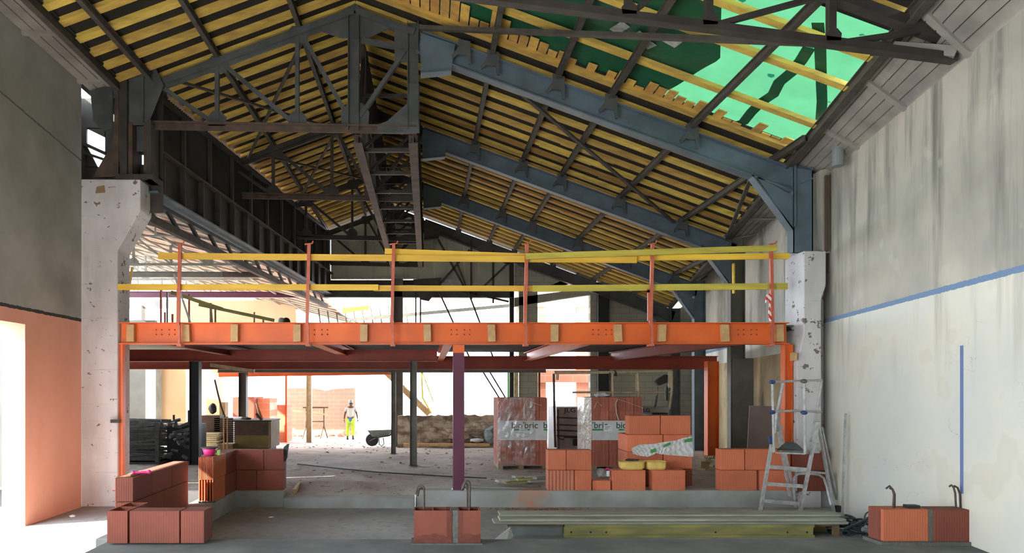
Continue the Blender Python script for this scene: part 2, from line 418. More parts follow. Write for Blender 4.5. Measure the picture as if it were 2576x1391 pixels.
def kerb(name, pts, mat='kerb', bev=0.012):
    b = MB()
    for p in pts: b.box(*p)
    return struct(b.build(name, mat, bevel=bev))
kerb('trim_1', [(-4.64, -2.145, 9.98, 10.22, -0.05, 0.25), (-0.18, 6.2, 9.98, 10.22, -0.05, 0.25)])
kerb('trim_2', [(-2.14, -0.185, 9.9, 10.22, -0.05, 0.15)])
kerb('trim_3', [(-3.17, -2.86, 8.37, 9.97, -0.05, 0.25)])
kerb('trim_4', [(-3.37, -3.12, 6.77, 8.78, -0.05, 0.25)])
kerb('trim_5', [(-3.19, 5.4, 5.9, 6.76, -0.05, 0.25)], 'concrete_dark')
# ---------- side walls ----------
def right_wall():
    b = MB()
    A = [(Xwall(-5), -5), (Xwall(21.6), 21.6)]
    b.prism([(A[0][0], A[0][1], -0.6), (A[1][0], A[1][1], -0.6), (A[1][0], A[1][1], 5.02), (A[0][0], A[0][1], 5.02)], (0.3, 0, 0))
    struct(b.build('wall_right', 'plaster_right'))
right_wall()
def left_wall():
    b = MB(); x0, x1 = -5.48, -5.18
    b.box(x0, x1, -5, -4, -0.1, 6.4); b.box(x0, x1, -4, 4.4, 3.4, 6.4); b.box(x0, x1, 4.4, 6.3, -0.1, 6.4); b.box(x0, x1, 6.3, 8.6, 2.6, 6.4); b.box(x0, x1, 8.6, 10.0, -0.1, 6.4); b.box(x0-0.2, x0, 9.9, 10.6, 4.0, 6.4)  # near opening unseen, sized for skylight; last box added to stop sun
    struct(b.build('wall_left', 'plaster_left'))
left_wall()
def front_wall():  # unseen wall behind camera, added to cut frontal sky; door sized for fill
    b = MB(); y = -5.0; t_ = (0, 0.3, 0)
    b.prism([(-5.5, y, -0.1), (-3.4, y, -0.1), (-3.4, y, 3.2), (-1.8, y, 3.2), (-1.8, y, -0.1), (3.9, y, -0.1), (3.9, y, 5.4), (2.5, y, Zr(2.5)+0.1), (XR, y, ZRIDGE+0.1), (-4.66, y, Zr(-4.66)+0.1), (-5.5, y, 6.4)], t_)
    struct(b.build('wall_front_unseen', 'plaster_left'))
front_wall()
# ---------- roof sheathing ----------
def roofsheet(name, segs):
    b = MB()
    for (x0, x1a, x1b, d0, d1, dz) in segs:
        p = [(x0, d0, Zr(x0)+dz), (x0, d1, Zr(x0)+dz), (x1b, d1, Zr(x1b)+dz), (x1a, d0, Zr(x1a)+dz)]
        b.prism(p, (0, 0, 0.03))
    return struct(b.build(name, 'roof_dark'))
roofsheet('ceiling_right', [(XR, Xeave(9.75), Xeave(21.8), 9.75, 21.8, 0.06), (XR, Xeave(-5), Xeave(7.0), -5, 7.0, 0.06)])
roofsheet('ceiling_left', [(XR, -4.66, -4.66, -5, 10.6, 0.06), (XR, Xval(10.6)-0.08, Xval(21.8)-0.08, 10.6, 21.8, 0.06)])
# ---------- rafters (chevrons) ----------
BAYN = ['in front of the nearest dark truss', 'between the nearest truss and the blue frame', 'in the first bay behind the blue frame', 'in the second bay behind the blue frame', 'in the last bay before the back gable']
BAYS = ['before the nearest truss', 'before the blue frame', 'in bay one behind the blue frame', 'in bay two behind the blue frame', 'in the last bay']
ORD = ['first', 'second', 'third', 'fourth', 'fifth', 'sixth', 'seventh', 'eighth', 'ninth', 'tenth', 'eleventh', 'twelfth', 'thirteenth', 'fourteenth', 'fifteenth', 'sixteenth', 'last']
CNT = {}
def bay(D): return 0 if D < 6.65 else 1 if D < 10.1 else 2 if D < 13.85 else 3 if D < 17.6 else 4
def chevron(D, side, wy=None):
    b = MB(); hz = 0.055; wy = wy or (0.14 if side > 0 else 0.13)
    if side < 0: xa, xb = (Xval(D)+0.02 if D > 10.1 else -4.62), XR
    else: xa, xb = XR, Xeave(D)-0.02
    if side > 0 and D > 10 and random.random() < 0.35:      # spliced rafter with a doubled piece
        xs = random.uniform(xa+1.5, xb-1.5)
        b.bar((xs-0.5, D+wy*0.55, Zr(xs-0.5)+0.03), (xs+0.5, D+wy*0.55, Zr(xs+0.5)+0.03), 0.05, 0.06)
    pa = Vector((xa, D, Zr(xa)+hz/2)); pb = Vector((xb, D, Zr(xb)+hz/2))
    b.bar(pa, pb, wy, hz)
    o = b.build('timber_rafter', 'chevron')
    s = 'left' if side < 0 else 'right'
    k = CNT.get((side, bay(D)), 0); CNT[(side, bay(D))] = k+1
    tag(o, '%s yellow rafter from the front, %s slope, %s' % (ORD[k], s, BAYS[bay(D)]), 'rafter', 'rafters of the %s roof slope %s' % (s, BAYN[bay(D)]))
D = 4.3
while D < 21.4:
    chevron(D+random.uniform(-0.02, 0.02), -1); D += 0.375
D = 9.86
while D < 21.4:
    chevron(D+random.uniform(-0.02, 0.02), 1); D += 0.42
for D in (4.6, 5.3, 6.05, 6.68, 7.42, 8.05, 9.03): chevron(D, 1, 0.11)
# short boards laid above the rafters at the edge of the tarpaulin
def short_boards():
    x = -0.95; i = 0
    sl = Vector((1, 0, -PITCH)).normalized()
    while x < 5.2:
        if x < 0.2: L = random.uniform(0.55, 1.1)
        elif x < 1.3: L = random.choice([0.62, 0.25, 0.5, 0.78])
        elif x < 2.6: L = random.uniform(0.14, 0.34)
        else: L = random.choice([0.08, 0.26, 0.22, 0.30, 0.18])
        if random.random() < 0.88:
            b = MB(); d0 = 9.8-L; d1 = 9.8
            c0 = Vector((x+0.065, d0, Zr(x+0.065)+0.056)); c1 = Vector((x+0.065, d1, Zr(x+0.065)+0.056))
            up = Vector((PITCH, 0, 1)).normalized()
            b.bar(c0, c1, 0.132, 0.016, up)
            o = b.build('roof_board', 'plank_short')
            where = 'near the ridge' if x < 0.2 else 'in the middle' if x < 2.6 else 'near the wall'
            tag(o, 'short sawn board end jutting under the green tarpaulin edge, %s' % where, 'board', 'short boards at tarpaulin edge %s' % where)
        x += 0.142
short_boards()
# ---------- tarpaulins ----------
def sheet(name, mat, poly, dz, n=26, amp=0.015):
    """sagging sheet lying on the right slope; poly maps u,v to x,D"""
    b = MB(); V = []
    for j in range(n+1):
        row = []
        for i in range(n+1):
            u, v = i/n, j/n
            x0, x1 = poly[0](v), poly[1](v); D = poly[2]+(poly[3]-poly[2])*v
            x = x0+(x1-x0)*u
            row.append(b.bm.verts.new((x, D, Zr(x)+dz+amp*math.sin(x*4+D*2)*math.cos(D*5))))
        V.append(row)
    for j in range(n):
        for i in range(n): b.bm.faces.new((V[j][i], V[j][i+1], V[j+1][i+1], V[j+1][i]))
    return b.build(name, mat, smooth=True)
o = sheet('tarpaulin', 'tarp_bright', (lambda v: 1.9, lambda v: Xeave(6.9+2.95*v)+0.05, 6.9, 9.85), 0.13)
tag(o, 'bright green translucent tarpaulin stretched over the roof opening by the right wall', 'tarpaulin')
o = sheet('tarpaulin', 'tarp_dark', (lambda v: -1.22, lambda v: 3.05+1.25*v-(0.75*(v-0.55)/0.45 if v > 0.55 else 0)*1.2, 6.9, 9.85), 0.10)
tag(o, 'dark green tarpaulin under the middle of the roof opening', 'tarpaulin')
def strap(pts, wd, label):
    b = MB(); V = []
    for i, (x, D) in enumerate(pts):
        a = Vector(pts[max(i-1, 0)]); c = Vector(pts[min(i+1, len(pts)-1)]); d = (c-a).normalized(); nrm = Vector((-d.y, d.x))*wd/2
        V.append([b.bm.verts.new((x+s*nrm.x, D+s*nrm.y, Zr(x+s*nrm.x)+0.085+t)) for s, t in ((-1, 0), (1, 0), (1, 0.006), (-1, 0.006))])
    for i in range(len(V)-1):
        for k in range(4): b.bm.faces.new((V[i][k], V[i][(k+1) % 4], V[i+1][(k+1) % 4], V[i+1][k]))
    tag(b.build('tarpaulin_strap', 'tarp_dark'), label, 'strap', 'dark straps under the bright tarpaulin')
def RP(px, py):
    """point of the right slope seen at that pixel -> (x, D)"""
    u = (ZRIDGE+0.1-EYE-PITCH*1.1)/((HY-py)+PITCH*(px-VX)); return ((px-VX)*u, F*u)
strap([RP(*p) for p in ((2035, 118), (2015, 150), (1990, 180), (1960, 205), (1945, 235), (1915, 255), (1890, 280), (1870, 305), (1850, 312))], 0.13, 'wavy dark green strap curving under the bright tarpaulin')
strap([RP(*p) for p in ((2057, 55), (2063, 110), (2066, 200), (2068, 255), (2064, 300))], 0.12, 'straight dark green strap under the bright tarpaulin beside the eave')
for (px, py, a, bb, wh) in ((1560, 62, 0.06, 0.13, 'leftmost'), (1690, 95, 0.10, 0.08, 'largest, rightmost'), (1634, 105, 0.05, 0.08, 'lowest small'), (1610, 80, 0.05, 0.07, 'second small')):
    x, D = RP(px, py); b = MB(); up = Vector((PITCH, 0, 1)).normalized()
    b.bar((x-a, D, Zr(x-a)+0.07), (x+a, D+0.05, Zr(x+a)+0.07), bb*2, 0.006, up)
    tag(b.build('paper_scrap', 'paper'), 'torn grey paper scrap under the dark tarpaulin, %s one' % wh, 'paper', 'paper scraps under the tarpaulin')
# ---------- purlins ----------
def purlin(x, d0, d1, side, mat='purlin', nm=''):
    b = MB(); z = Zr(x)-0.05
    b.ibeam((x, d0, z), (x, d1, z), 0.07, 0.10)
    tag(b.build('steel_purlin', mat), nm, 'purlin')
NMR = ['first', 'second', 'third', 'fourth', 'fifth', 'sixth']
for i, (x, d0) in enumerate(((0.98, 3), (1.965, 3), (2.76, 3), (3.98, 3), (5.26, 9.3), (6.5, 15.3))):
    purlin(x, d0, 21.4, 1, nm='dark steel purlin of the right roof slope, %s one down from the ridge' % NMR[i])
for i, (x, d1) in enumerate(((-1.95, 21.4), (-3.19, 21.3), (-4.18, 10.7))):
    purlin(x, 3, d1, -1, nm='dark steel purlin of the left roof slope, %s one down from the ridge' % NMR[i])
b = MB(); b.ibeam((Xeave(3)-0.02, 3, Zr(Xeave(3))-0.04), (Xeave(21.4)-0.02, 21.4, Zr(Xeave(21.4))-0.04), 0.09, 0.14)
tag(b.build('eave_beam', 'purlin'), 'dark steel eave beam along the grey soffit on the right', 'beam')
b = MB(); b.ibeam((-4.64, 3, Zr(-4.64)-0.03), (-4.64, 10.1, Zr(-4.64)-0.03), 0.09, 0.16)
tag(b.build('eave_beam', 'purlin'), 'dark steel eave beam beside the soffit above the left wall', 'beam')
# ---------- soffits ----------
def soffit_right():
    root = thing('soffit', (Xwall(10), 10, 5.0), 'sloping grey boarded soffit between the roof edge and the right wall', 'soffit')
    root['kind'] = 'structure'
    n = 5
    def pt(D, t):
        a = Vector((Xeave(D)+0.02, D, Zr(Xeave(D))+0.0)); c = Vector((Xwall(D)+0.02, D, 5.02)); return a.lerp(c, t)
    DS = [-5+26.4*i/16 for i in range(17)]
    def strip(t0, t1, dz, nm, mat):
        b = MB()
        for i in range(16):
            o_ = Vector((0, 0, dz)); b.prism([pt(DS[i], t0)+o_, pt(DS[i+1], t0)+o_, pt(DS[i+1], t1)+o_, pt(DS[i], t1)+o_], (0, 0, 0.018))
        b.build(nm, mat, root)
    for k in range(n): strip(k/n+0.014, (k+1)/n-0.014, 0, 'soffit_board', 'soffit')
    strip(0.0, 1.0, 0.03, 'backing', 'roof_dark')
    D = 4.0
    while D < 21:
        b = MB(); b.bar(pt(D, 0.05)-Vector((0,0,.02)), pt(D+0.0, 0.98)-Vector((0,0,.02)), 0.07, 0.03); b.build('batten', 'soffit', root); D += 1.25
soffit_right()
def soffit_left():
    root = thing('soffit', (-4.9, 8, 6.3), 'grey boarded soffit above the left wall', 'soffit'); root['kind'] = 'structure'
    for k in range(3):
        b = MB(); t0, t1 = k/3+0.015, (k+1)/3-0.015; z0, z1 = 6.30, 6.42
        xa, xb = -4.7-0.48*t0, -4.7-0.48*t1
        b.prism([(xa, -5, 6.34), (xa, 10.6, 6.34), (xb, 10.6, 6.34), (xb, -5, 6.34)], (0, 0, 0.02)); b.build('soffit_board', 'soffit', root)
    b = MB(); b.box(-5.3, -4.6, -5, 10.6, 6.372, 6.39); b.build('backing', 'roof_dark', root)
    for D in (5.2, 7.0, 8.55, 9.9):
        b = MB(); b.bar((-4.66, D, 6.32), (-5.18, D, 6.32), 0.07, 0.04); b.build('batten', 'soffit', root)
soffit_left()
# ---------- portal frames on the right ----------
FN = ['nearest blue-grey', 'second blue-grey', 'third blue-grey', 'farthest dark blue']
def portal(k, D):
    xe = Xeave(D)+0.02
    h = 0.34
    z = lambda x: Zr(x)-0.10-h/2*1.066
    root = thing('portal_frame', (xe, D, ZU), '%s steel portal frame on the right half of the hall' % FN[k], 'steel frame')
    mat = 'steel_blue' if k < 3 else 'steel_grey'
    b = MB(); b.ibeam((-0.12, D, z(-0.12)), (xe+0.1, D, z(xe+0.1)), 0.16, h); b.build('rafter_beam', mat, root)
    # end plate near the ridge
    b = MB(); x1 = 0.42
    b.prism([(-0.1, D-0.09, Zr(-0.1)-0.16), (x1, D-0.09, Zr(x1)-0.14), (x1-0.06, D-0.09, Zr(x1)-0.56), (-0.1, D-0.09, Zr(-0.1)-0.80)], (0, 0.015, 0)); b.build('haunch_plate', mat, root)
    b = MB(); b.bar((0.36, D-0.085, Zr(0.4)-0.57), (-0.1, D-0.085, Zr(-0.1)-0.8), 0.16, 0.015); b.build('haunch_flange', mat, root)
    zb = 3.83 if k == 0 else Zg(D)
    zt = Zr(xe)-0.05
    cx = xe+0.14
    b = MB(); b.ibeam((cx, D, zb), (cx, D, zt), 0.17, 0.30, (1, 0, 0)); b.prism([(cx-0.15, D-0.085, zb), (cx+0.15, D-0.085, zb), (cx+0.15, D-0.085, zt-0.1), (cx-0.15, D-0.085, zt-0.05)], (0, 0.012, 0)) if k == 0 else None
    b.build('column', mat if k != 1 else 'post_grey', root)
    b = MB(); b.prism([(cx-0.7, D-0.08, z(cx-0.7)-0.15), (cx-0.14, D-0.08, z(cx)-0.2), (cx-0.14, D-0.08, zt-1.02)], (0, 0.015, 0)); b.build('knee_plate', mat, root)
    b = MB(); b.bar((cx-0.78, D, z(cx-0.78)-0.14), (cx-0.13, D, zt-1.0), 0.16, 0.02); b.build('knee_flange', mat, root)
    if k == 0:
        b = MB(); b.bar((cx-0.13, D-0.1, zt-0.95), (cx-0.13, D-0.1, zt), 0.03, 0.02, (1, 0, 0)); b.bar((cx-0.13, D-0.1, zt-0.32), (cx+0.14, D-0.1, zt-0.22), 0.03, 0.02); b.build('stiffener', mat, root)
    for x in (0.55 if k == 0 else 99, 0.98, 1.965, 2.76, 3.98, 5.26, 6.5):
        if x > xe-0.3: continue
        b = MB(); zz = Zr(x)-0.1
        yy = D-0.115
        b.prism([(x-0.08, yy, zz+0.08), (x+0.10, yy, zz+0.04), (x+0.10, yy, zz-0.30), (x+0.07, yy, zz-0.30), (x+0.05, yy, zz-0.17), (x-0.09, yy, zz-0.15), (x-0.17, yy, zz-0.22), (x-0.18, yy, zz-0.16), (x-0.08, yy, zz-0.04)], (0, 0.03, 0))
        b.build('purlin_bracket', 'steel_grey', root)
for k, D in enumerate(FR): portal(k, D)
# ---------- lattice trusses ----------
def gusset(root, c, r, D, mat, sh=None):
    b = MB(); pts = sh or [(-1, -0.7), (1, -0.7), (1.1, 0.3), (0.5, 1), (-0.5, 1), (-1.1, 0.3)]
    b.prism([(c[0]+p[0]*r, D-0.02, c[1]+p[1]*r) for p in pts], (0, 0.02, 0)); b.build('gusset', mat, root)
TN = ['nearest', 'second', 'third', 'farthest']
def left_truss(k, D):
    mat = 'steel_grey' if k == 0 else 'steel_dark'
    zc = 5.80; xl = max(Xval(D)+0.1, -4.3) if k else -4.3
    root = thing('lattice_truss', (XR, D, zc), '%s dark riveted lattice roof truss on the left half of the hall' % TN[k], 'truss')
    zt = lambda x: Zr(x)-0.15
    b = MB(); b.bar((xl, D, zt(xl)), (XR, D, zt(XR)), 0.12, 0.10); b.bar((xl, D, zt(xl)-0.03), (XR, D, zt(XR)-0.03), 0.03, 0.14); b.build('top_chord', mat, root)
    b = MB(); b.bar((XR, D, zt(XR)), (-0.2, D, zt(-0.2)), 0.12, 0.10); b.build('top_chord', mat, root)
    b = MB(); b.bar((xl, D, zc+0.02), (-0.16, D, zc-0.05), 0.12, 0.03); b.bar((xl, D, zc-0.03), (-0.16, D, zc-0.10), 0.04, 0.10); b.build('bottom_chord', 'steel_rust' if k < 2 else mat, root)
    nodes_b = [-3.22, -1.98]; tops = [-3.18, -1.97]
    def mem(a, c, nm, wd=0.05):
        b = MB(); b.bar((a[0], D, a[1]), (c[0], D, c[1]), 0.06, wd, (0, 1, 0)); b.build(nm, mat, root)
    for x in (-3.2, -1.98):
        mem((x, zc), (x, zt(x)), 'vertical_strut', 0.06)
        gusset(root, (x, zc+0.06), 0.13, D, mat); gusset(root, (x, zt(x)-0.05), 0.15, D, mat)
    mem((-4.0, zt(-4.0)-0.1), (-3.3, zc+0.05), 'diagonal'); mem((-3.15, zt(-3.15)), (-2.08, zc+0.05), 'diagonal'); mem((-1.93, zt(-1.93)), (-1.2, zc+0.1), 'diagonal')
    mem((-1.03, zc+0.1), (-0.3, zt(-0.3)-0.25), 'diagonal', 0.09)
    gusset(root, (-1.1, zc+0.12), 0.2, D, mat); gusset(root, (-0.3, zt(-0.3)-0.15), 0.2, D, mat, [(-1, -1.6), (1, -1.6), (1, 0.8), (-1, 0.9)])
    gusset(root, (XR, zt(XR)-0.03), 0.5, D, mat, [(-1.35, -0.45), (-0.4, -0.75), (0.4, -0.75), (1.1, -0.42), (0, 0.3)])
    mem((-1.0, Zr(-1.0)-0.55), (-0.3, Zr(-0.3)-0.42), 'cross_tie', 0.08)
    for x, nm in ((-1.12, 'king_post'), (-0.22, 'king_post')):
        zb = zc-0.1; zz = Zr(x)-0.1
        b = MB(); b.ibeam((x, D, zb), (x, D, zz if x < -1 else zz+0.1), 0.14, 0.17, (1, 0, 0)); b.build(nm, mat, root)
    b = MB(); b.prism([(-0.32, D-0.05, zc-0.15), (-0.12, D-0.05, zc-0.15), (-0.12, D-0.05, zc+0.6), (-0.3, D-0.05, zc+0.6), (-0.3, D-0.05, zc+0.3), (-0.62, D-0.05, zc+0.02), (-0.75, D-0.05, zc-0.02), (-0.75, D-0.05, zc-0.15)], (0, 0.02, 0)); b.build('corner_gusset', mat, root)
    if k == 0:
        b = MB(); b.prism([(-4.62, D-0.1, 6.5), (-4.1, D-0.1, 6.62), (-3.98, D-0.1, 6.35), (-4.22, D-0.1, 5.75), (-4.62, D-0.1, 5.75)], (0, 0.02, 0)); b.build('end_plate', mat, root)
        b = MB(); b.bar((-4.28, D-0.12, 5.78), (-4.28, D-0.12, 6.6), 0.03, 0.03, (1, 0, 0)); b.build('stiffener', mat, root)
for k, D in enumerate(FR): left_truss(k, D+0.02)
# lengthwise lattice girders under the ridge
def ridge_girder(x, zb, nm):
    root = thing('lattice_girder', (x, 10.2, zb), nm, 'lattice girder')
    b = MB(); b.ibeam((x, 10.3, zb), (x, 20.9, zb), 0.14, 0.13); b.build('bottom_chord', 'steel_rust', root)
    zt = Zr(x)-0.28
    b = MB(); b.bar((x, 10.3, zt), (x, 21.2, zt), 0.12, 0.1); b.build('top_chord', 'steel_dark', root)
    n = 12; dd = (21-10.4)/n
    for i in range(n):
        d0 = 10.4+i*dd; d1 = d0+dd
        b = MB()
        if i % 2 == 0: b.bar((x, d0, zb), (x, d1, zt), 0.06, 0.06)
        else: b.bar((x, d0, zt), (x, d1, zb), 0.06, 0.06)
        b.build('diagonal', 'steel_dark', root)
        b = MB(); b.bar((x, d1, zb), (x, d1, zt), 0.06, 0.05, (1, 0, 0)); b.build('vertical_strut', 'steel_dark', root)
ridge_girder(-0.22, 5.62, 'dark lengthwise lattice girder hanging under the roof, right one of the pair')
ridge_girder(-1.08, 5.62, 'dark lengthwise lattice girder hanging under the roof, left one of the pair')
for i in range(9):
    d = 10.9+i*1.15
    b = MB(); b.bar((-1.08, d, 5.66), (-0.22, d, 5.66), 0.06, 0.06); z = 5.7+0.0*i
    b.bar((-1.05, d, 5.7), (-0.25, d+0.3, 6.5), 0.05, 0.05); b.bar((-1.05, d, 6.55), (-0.25, d, 6.55), 0.05, 0.05)
    tag(b.build('cross_brace', 'steel_dark'), '%s dark cross brace tying the two ridge girders, counted from the front' % ORD[i], 'brace', 'cross braces between the ridge girders')
b = MB(); b.prism([(-1.02, 10.9, 6.3), (-1.02, 16, 6.2), (-1.02, 16, 7.3), (-1.02, 10.9, 7.35)], (0.02, 0, 0))
for i in range(28): b.box(-1.0, -0.985, 10.95+i*0.18, 11.03+i*0.18, 6.25, 7.3)
tag(b.build('hanging_sheet', 'clad_dark'), 'dark corrugated panel hanging inside the ridge girders', 'panel')
# roof wind braces
def brace(a, c, label, wd=0.06):
    b = MB(); b.bar(a, c, wd, wd*0.7); tag(b.build('wind_brace', 'purlin'), label, 'brace')
def onroof(x, D, dz=-0.16): return (x, D, Zr(x)+dz)
brace((-0.1, 10.05, 7.20), (5.1, 6.75, 5.22), 'long flat dark tie running under the tarpaulin from ridge post to right wall', 0.08)
brace(onroof(0.95, 10.3), onroof(5.1, 13.8), 'dark diagonal wind brace of the right slope behind the nearest frame')
brace(onroof(5.1, 10.4), onroof(6.1, 13.6), 'short dark wind brace near the right eave behind the nearest frame')
brace(onroof(-1.9, 10.3), onroof(-3.7, 13.8), 'dark diagonal wind brace of the left slope behind the nearest truss', 0.05)
brace(onroof(-3.8, 10.3), onroof(-2.0, 13.8), 'dark crossing wind brace of the left slope behind the nearest truss', 0.05)
brace(onroof(-1.9, 14), onroof(-3.4, 17.5), 'thin wind brace of the left slope between the second and third trusses', 0.05)
brace(onroof(-3.4, 14), onroof(-1.7, 17.5), 'thin crossing wind brace of the left slope between the second and third trusses', 0.05)
# nearest truss on the upper right
def near_truss():
    D = 6.65; root = thing('lattice_truss', (5.1, D, 5.0), 'dark truss crossing in front of the green tarpaulin at the upper right', 'truss')
    zb = lambda x: 5.06+(5.2-x)*0.13
    zt = lambda x: Zr(x)-0.06
    b = MB(); b.bar((5.25, D, zb(5.25)), (-0.3, D, zb(-0.3)), 0.10, 0.075); b.build('bottom_chord', 'steel_dark', root)
    b = MB(); b.bar((5.25, D, zt(5.25)-0.02), (-1.0, D, zt(-1.0)-0.02), 0.12, 0.10); b.build('top_chord', 'steel_dark', root)
    for x in (0.9, 2.0, 2.8, 4.02):
        b = MB(); b.bar((x, D, zb(x)), (x, D, zt(x)), 0.07, 0.07, (1, 0, 0)); b.build('vertical_strut', 'steel_dark', root)
        gusset(root, (x, zb(x)+0.05), 0.07, D-0.03, 'steel_dark')
    for a, c in ((0.9, 2.0), (2.0, 2.8), (2.8, 4.02), (4.02, 5.0)):
        b = MB(); b.bar((a, D, zb(a)) if a < 4 else (a+0.1, D, zb(a)), (c, D, zt(c)), 0.05, 0.05); b.build('diagonal', 'steel_dark', root)
near_truss()
# grey pipes at the right eave
b = MB(); b.tube([P(2108, 362, 9.3), P(2108, 418, 9.3)], 0.075, 16); b.tube([P(2108, 366, 9.3), P(2108, 376, 9.3)], 0.083, 16)
tag(b.build('drain_pipe', 'pipe_grey', smooth=False), 'short grey plastic drain pipe hanging from the soffit over the right wall', 'pipe')
b = MB(); a = Vector((Xwall(6.72)-0.52, 6.9, 5.28)); c = Vector((Xwall(6.72)-0.1, 6.6, 5.08)); b.bar(a, c, 0.14, 0.10)
tag(b.build('vent_duct', 'soffit'), 'pale square duct stub under the soffit at the upper right corner', 'duct')
# ---------- pillars ----------
def pillar_left():
    b = MB(); y0 = 10.0
    b.prism([(-5.19, y0, 0), (-4.64, y0, 0), (-4.64, y0, 3.85), (-4.30, y0, 4.44), (-4.30, y0, 4.91), (-5.19, y0, 4.91)], (0, 0.42, 0))
    return b.build('concrete_pillar', 'pillar_plaster', bevel=0.012)
tag(pillar_left(), 'tall white plastered pillar with a corbel beside the salmon left wall', 'pillar')
b = MB(); b.prism([P(243, 470, 9.99), P(262, 466, 9.99), P(264, 484, 9.99), P(240, 486, 9.99)], (0, 0.02, 0)); 
tag(b.build('stone_patch', 'pallet_wood'), 'brown chipped patch near the top of the left pillar', 'patch')
def pillar_right():
    b = MB(); y0 = 9.93
    b.prism([(5.50, y0, 0), (5.86, y0, 0), (5.86, y0, 3.1), (5.93, y0, 3.3), (5.93, y0, 3.82), (5.60, y0, 3.82), (5.60, y0, 2.6), (5.50, y0, 2.15)], (0, 0.42, 0))
    b.box(5.62, 6.06, 10.2, 10.5, 0, 3.8)
    return b.build('concrete_pillar', 'pillar_plaster', bevel=0.01)
tag(pillar_right(), 'white plastered pillar carrying the blue column behind the stepladder', 'pillar')
b = MB(); b.box(5.9, 6.02, 9.98, 10.3, 3.8, 5.05)
tag(b.build('plaster_strip', 'plaster_right'), 'narrow plaster pilaster between blue column and right wall', 'pilaster')
b = MB(); b.box(5.93, 5.975, 9.93, 9.99, 3.82, 4.95)
tag(b.build('brown_joint_strip', 'brown_board'), 'thin brown strip running down beside the pilaster of the right wall', 'strip')
# steel column head above the left pillar
def left_head():
    root = thing('steel_column', (-4.45, 10.1, 4.91), 'dark riveted steel column standing on the left pillar', 'column')
    b = MB(); b.box(-4.66, -4.5, 10.0, 10.3, 4.91, 6.4); b.build('flange_plate', 'steel_dark', root)
    b = MB(); b.box(-4.20, -4.14, 10.0, 10.3, 4.91, 5.8); b.build('flange_plate', 'steel_dark', root)
    b = MB(); b.box(-4.5, -4.44, 10.05, 10.3, 4.91, 5.78); b.box(-4.27, -4.2, 10.05, 10.3, 4.91, 5.78); b.build('channel', 'steel_rust', root)
    b = MB(); b.box(-4.44, -4.27, 10.2, 10.22, 5.40, 5.78); b.build('web_plate', 'steel_grey', root)
    b = MB(); b.box(-4.66, -4.1, 9.98, 10.35, 4.91, 4.98); b.build('base_plate', 'steel_dark', root)
    b = MB(); b.box(-4.7, -4.1, 10.36, 10.38, 5.40, 6.5); b.box(-4.7, -4.1, 10.36, 10.38, 4.5, 5.25); b.box(-4.7, -4.46, 10.36, 10.38, 5.25, 5.4); b.box(-4.3, -4.1, 10.36, 10.38, 5.25, 5.4); b.build('back_plate', 'steel_dark', root)
    b = MB(); b.prism([(-4.72, 9.99, 4.95), (-4.62, 9.99, 4.95), (-4.62, 9.99, 6.2), (-4.66, 9.99, 6.35)], (0, 0.3, 0)); b.prism([(-5.0, 10.0, 4.95), (-4.6, 10.0, 4.95), (-4.64, 10.0, 5.6)], (0, 0.02, 0)); b.build('gusset', 'steel_rust', root)
    b = MB(); b.prism([(-5.1, 10.1, 6.28), (-4.76, 10.1, 6.38), (-4.76, 10.1, 5.72), (-4.9, 10.1, 5.66), (-5.05, 10.1, 5.82)], (0, 0.02, 0)); b.build('side_plate', 'steel_grey', root)
left_head()
b = MB(); D = 10.5
outer = [(-5.48, D, 4.85), (-4.55, D, 4.85), (-4.55, D, 6.45), (-5.48, D, 6.45)]
b.box(-5.7, -5.36, D, D+0.04, 4.85, 6.34); b.box(-5.36, -5.07, D, D+0.04, 5.86, 6.34); b.box(-5.07, -4.5, D, D+0.04, 4.85, 6.34); b.box(-5.36, -5.07, D, D+0.04, 4.85, 5.26)
b.bar((-5.4, D-0.02, 5.62), (-5.05, D-0.02, 5.46), 0.03, 0.05); b.bar((-5.4, D-0.02, 5.48), (-5.05, D-0.02, 5.36), 0.03, 0.04); b.prism([(-5.37, D, 5.25), (-5.37, D, 5.62), (-5.18, D, 5.25)], (0, 0.04, 0)); b.prism([(-5.37, D, 5.87), (-5.06, D, 5.87), (-5.06, D, 5.72)], (0, 0.04, 0))
tag(b.build('broken_panel', 'steel_dark'), 'dark broken panel with a hole open to the sky above the left pillar', 'panel')
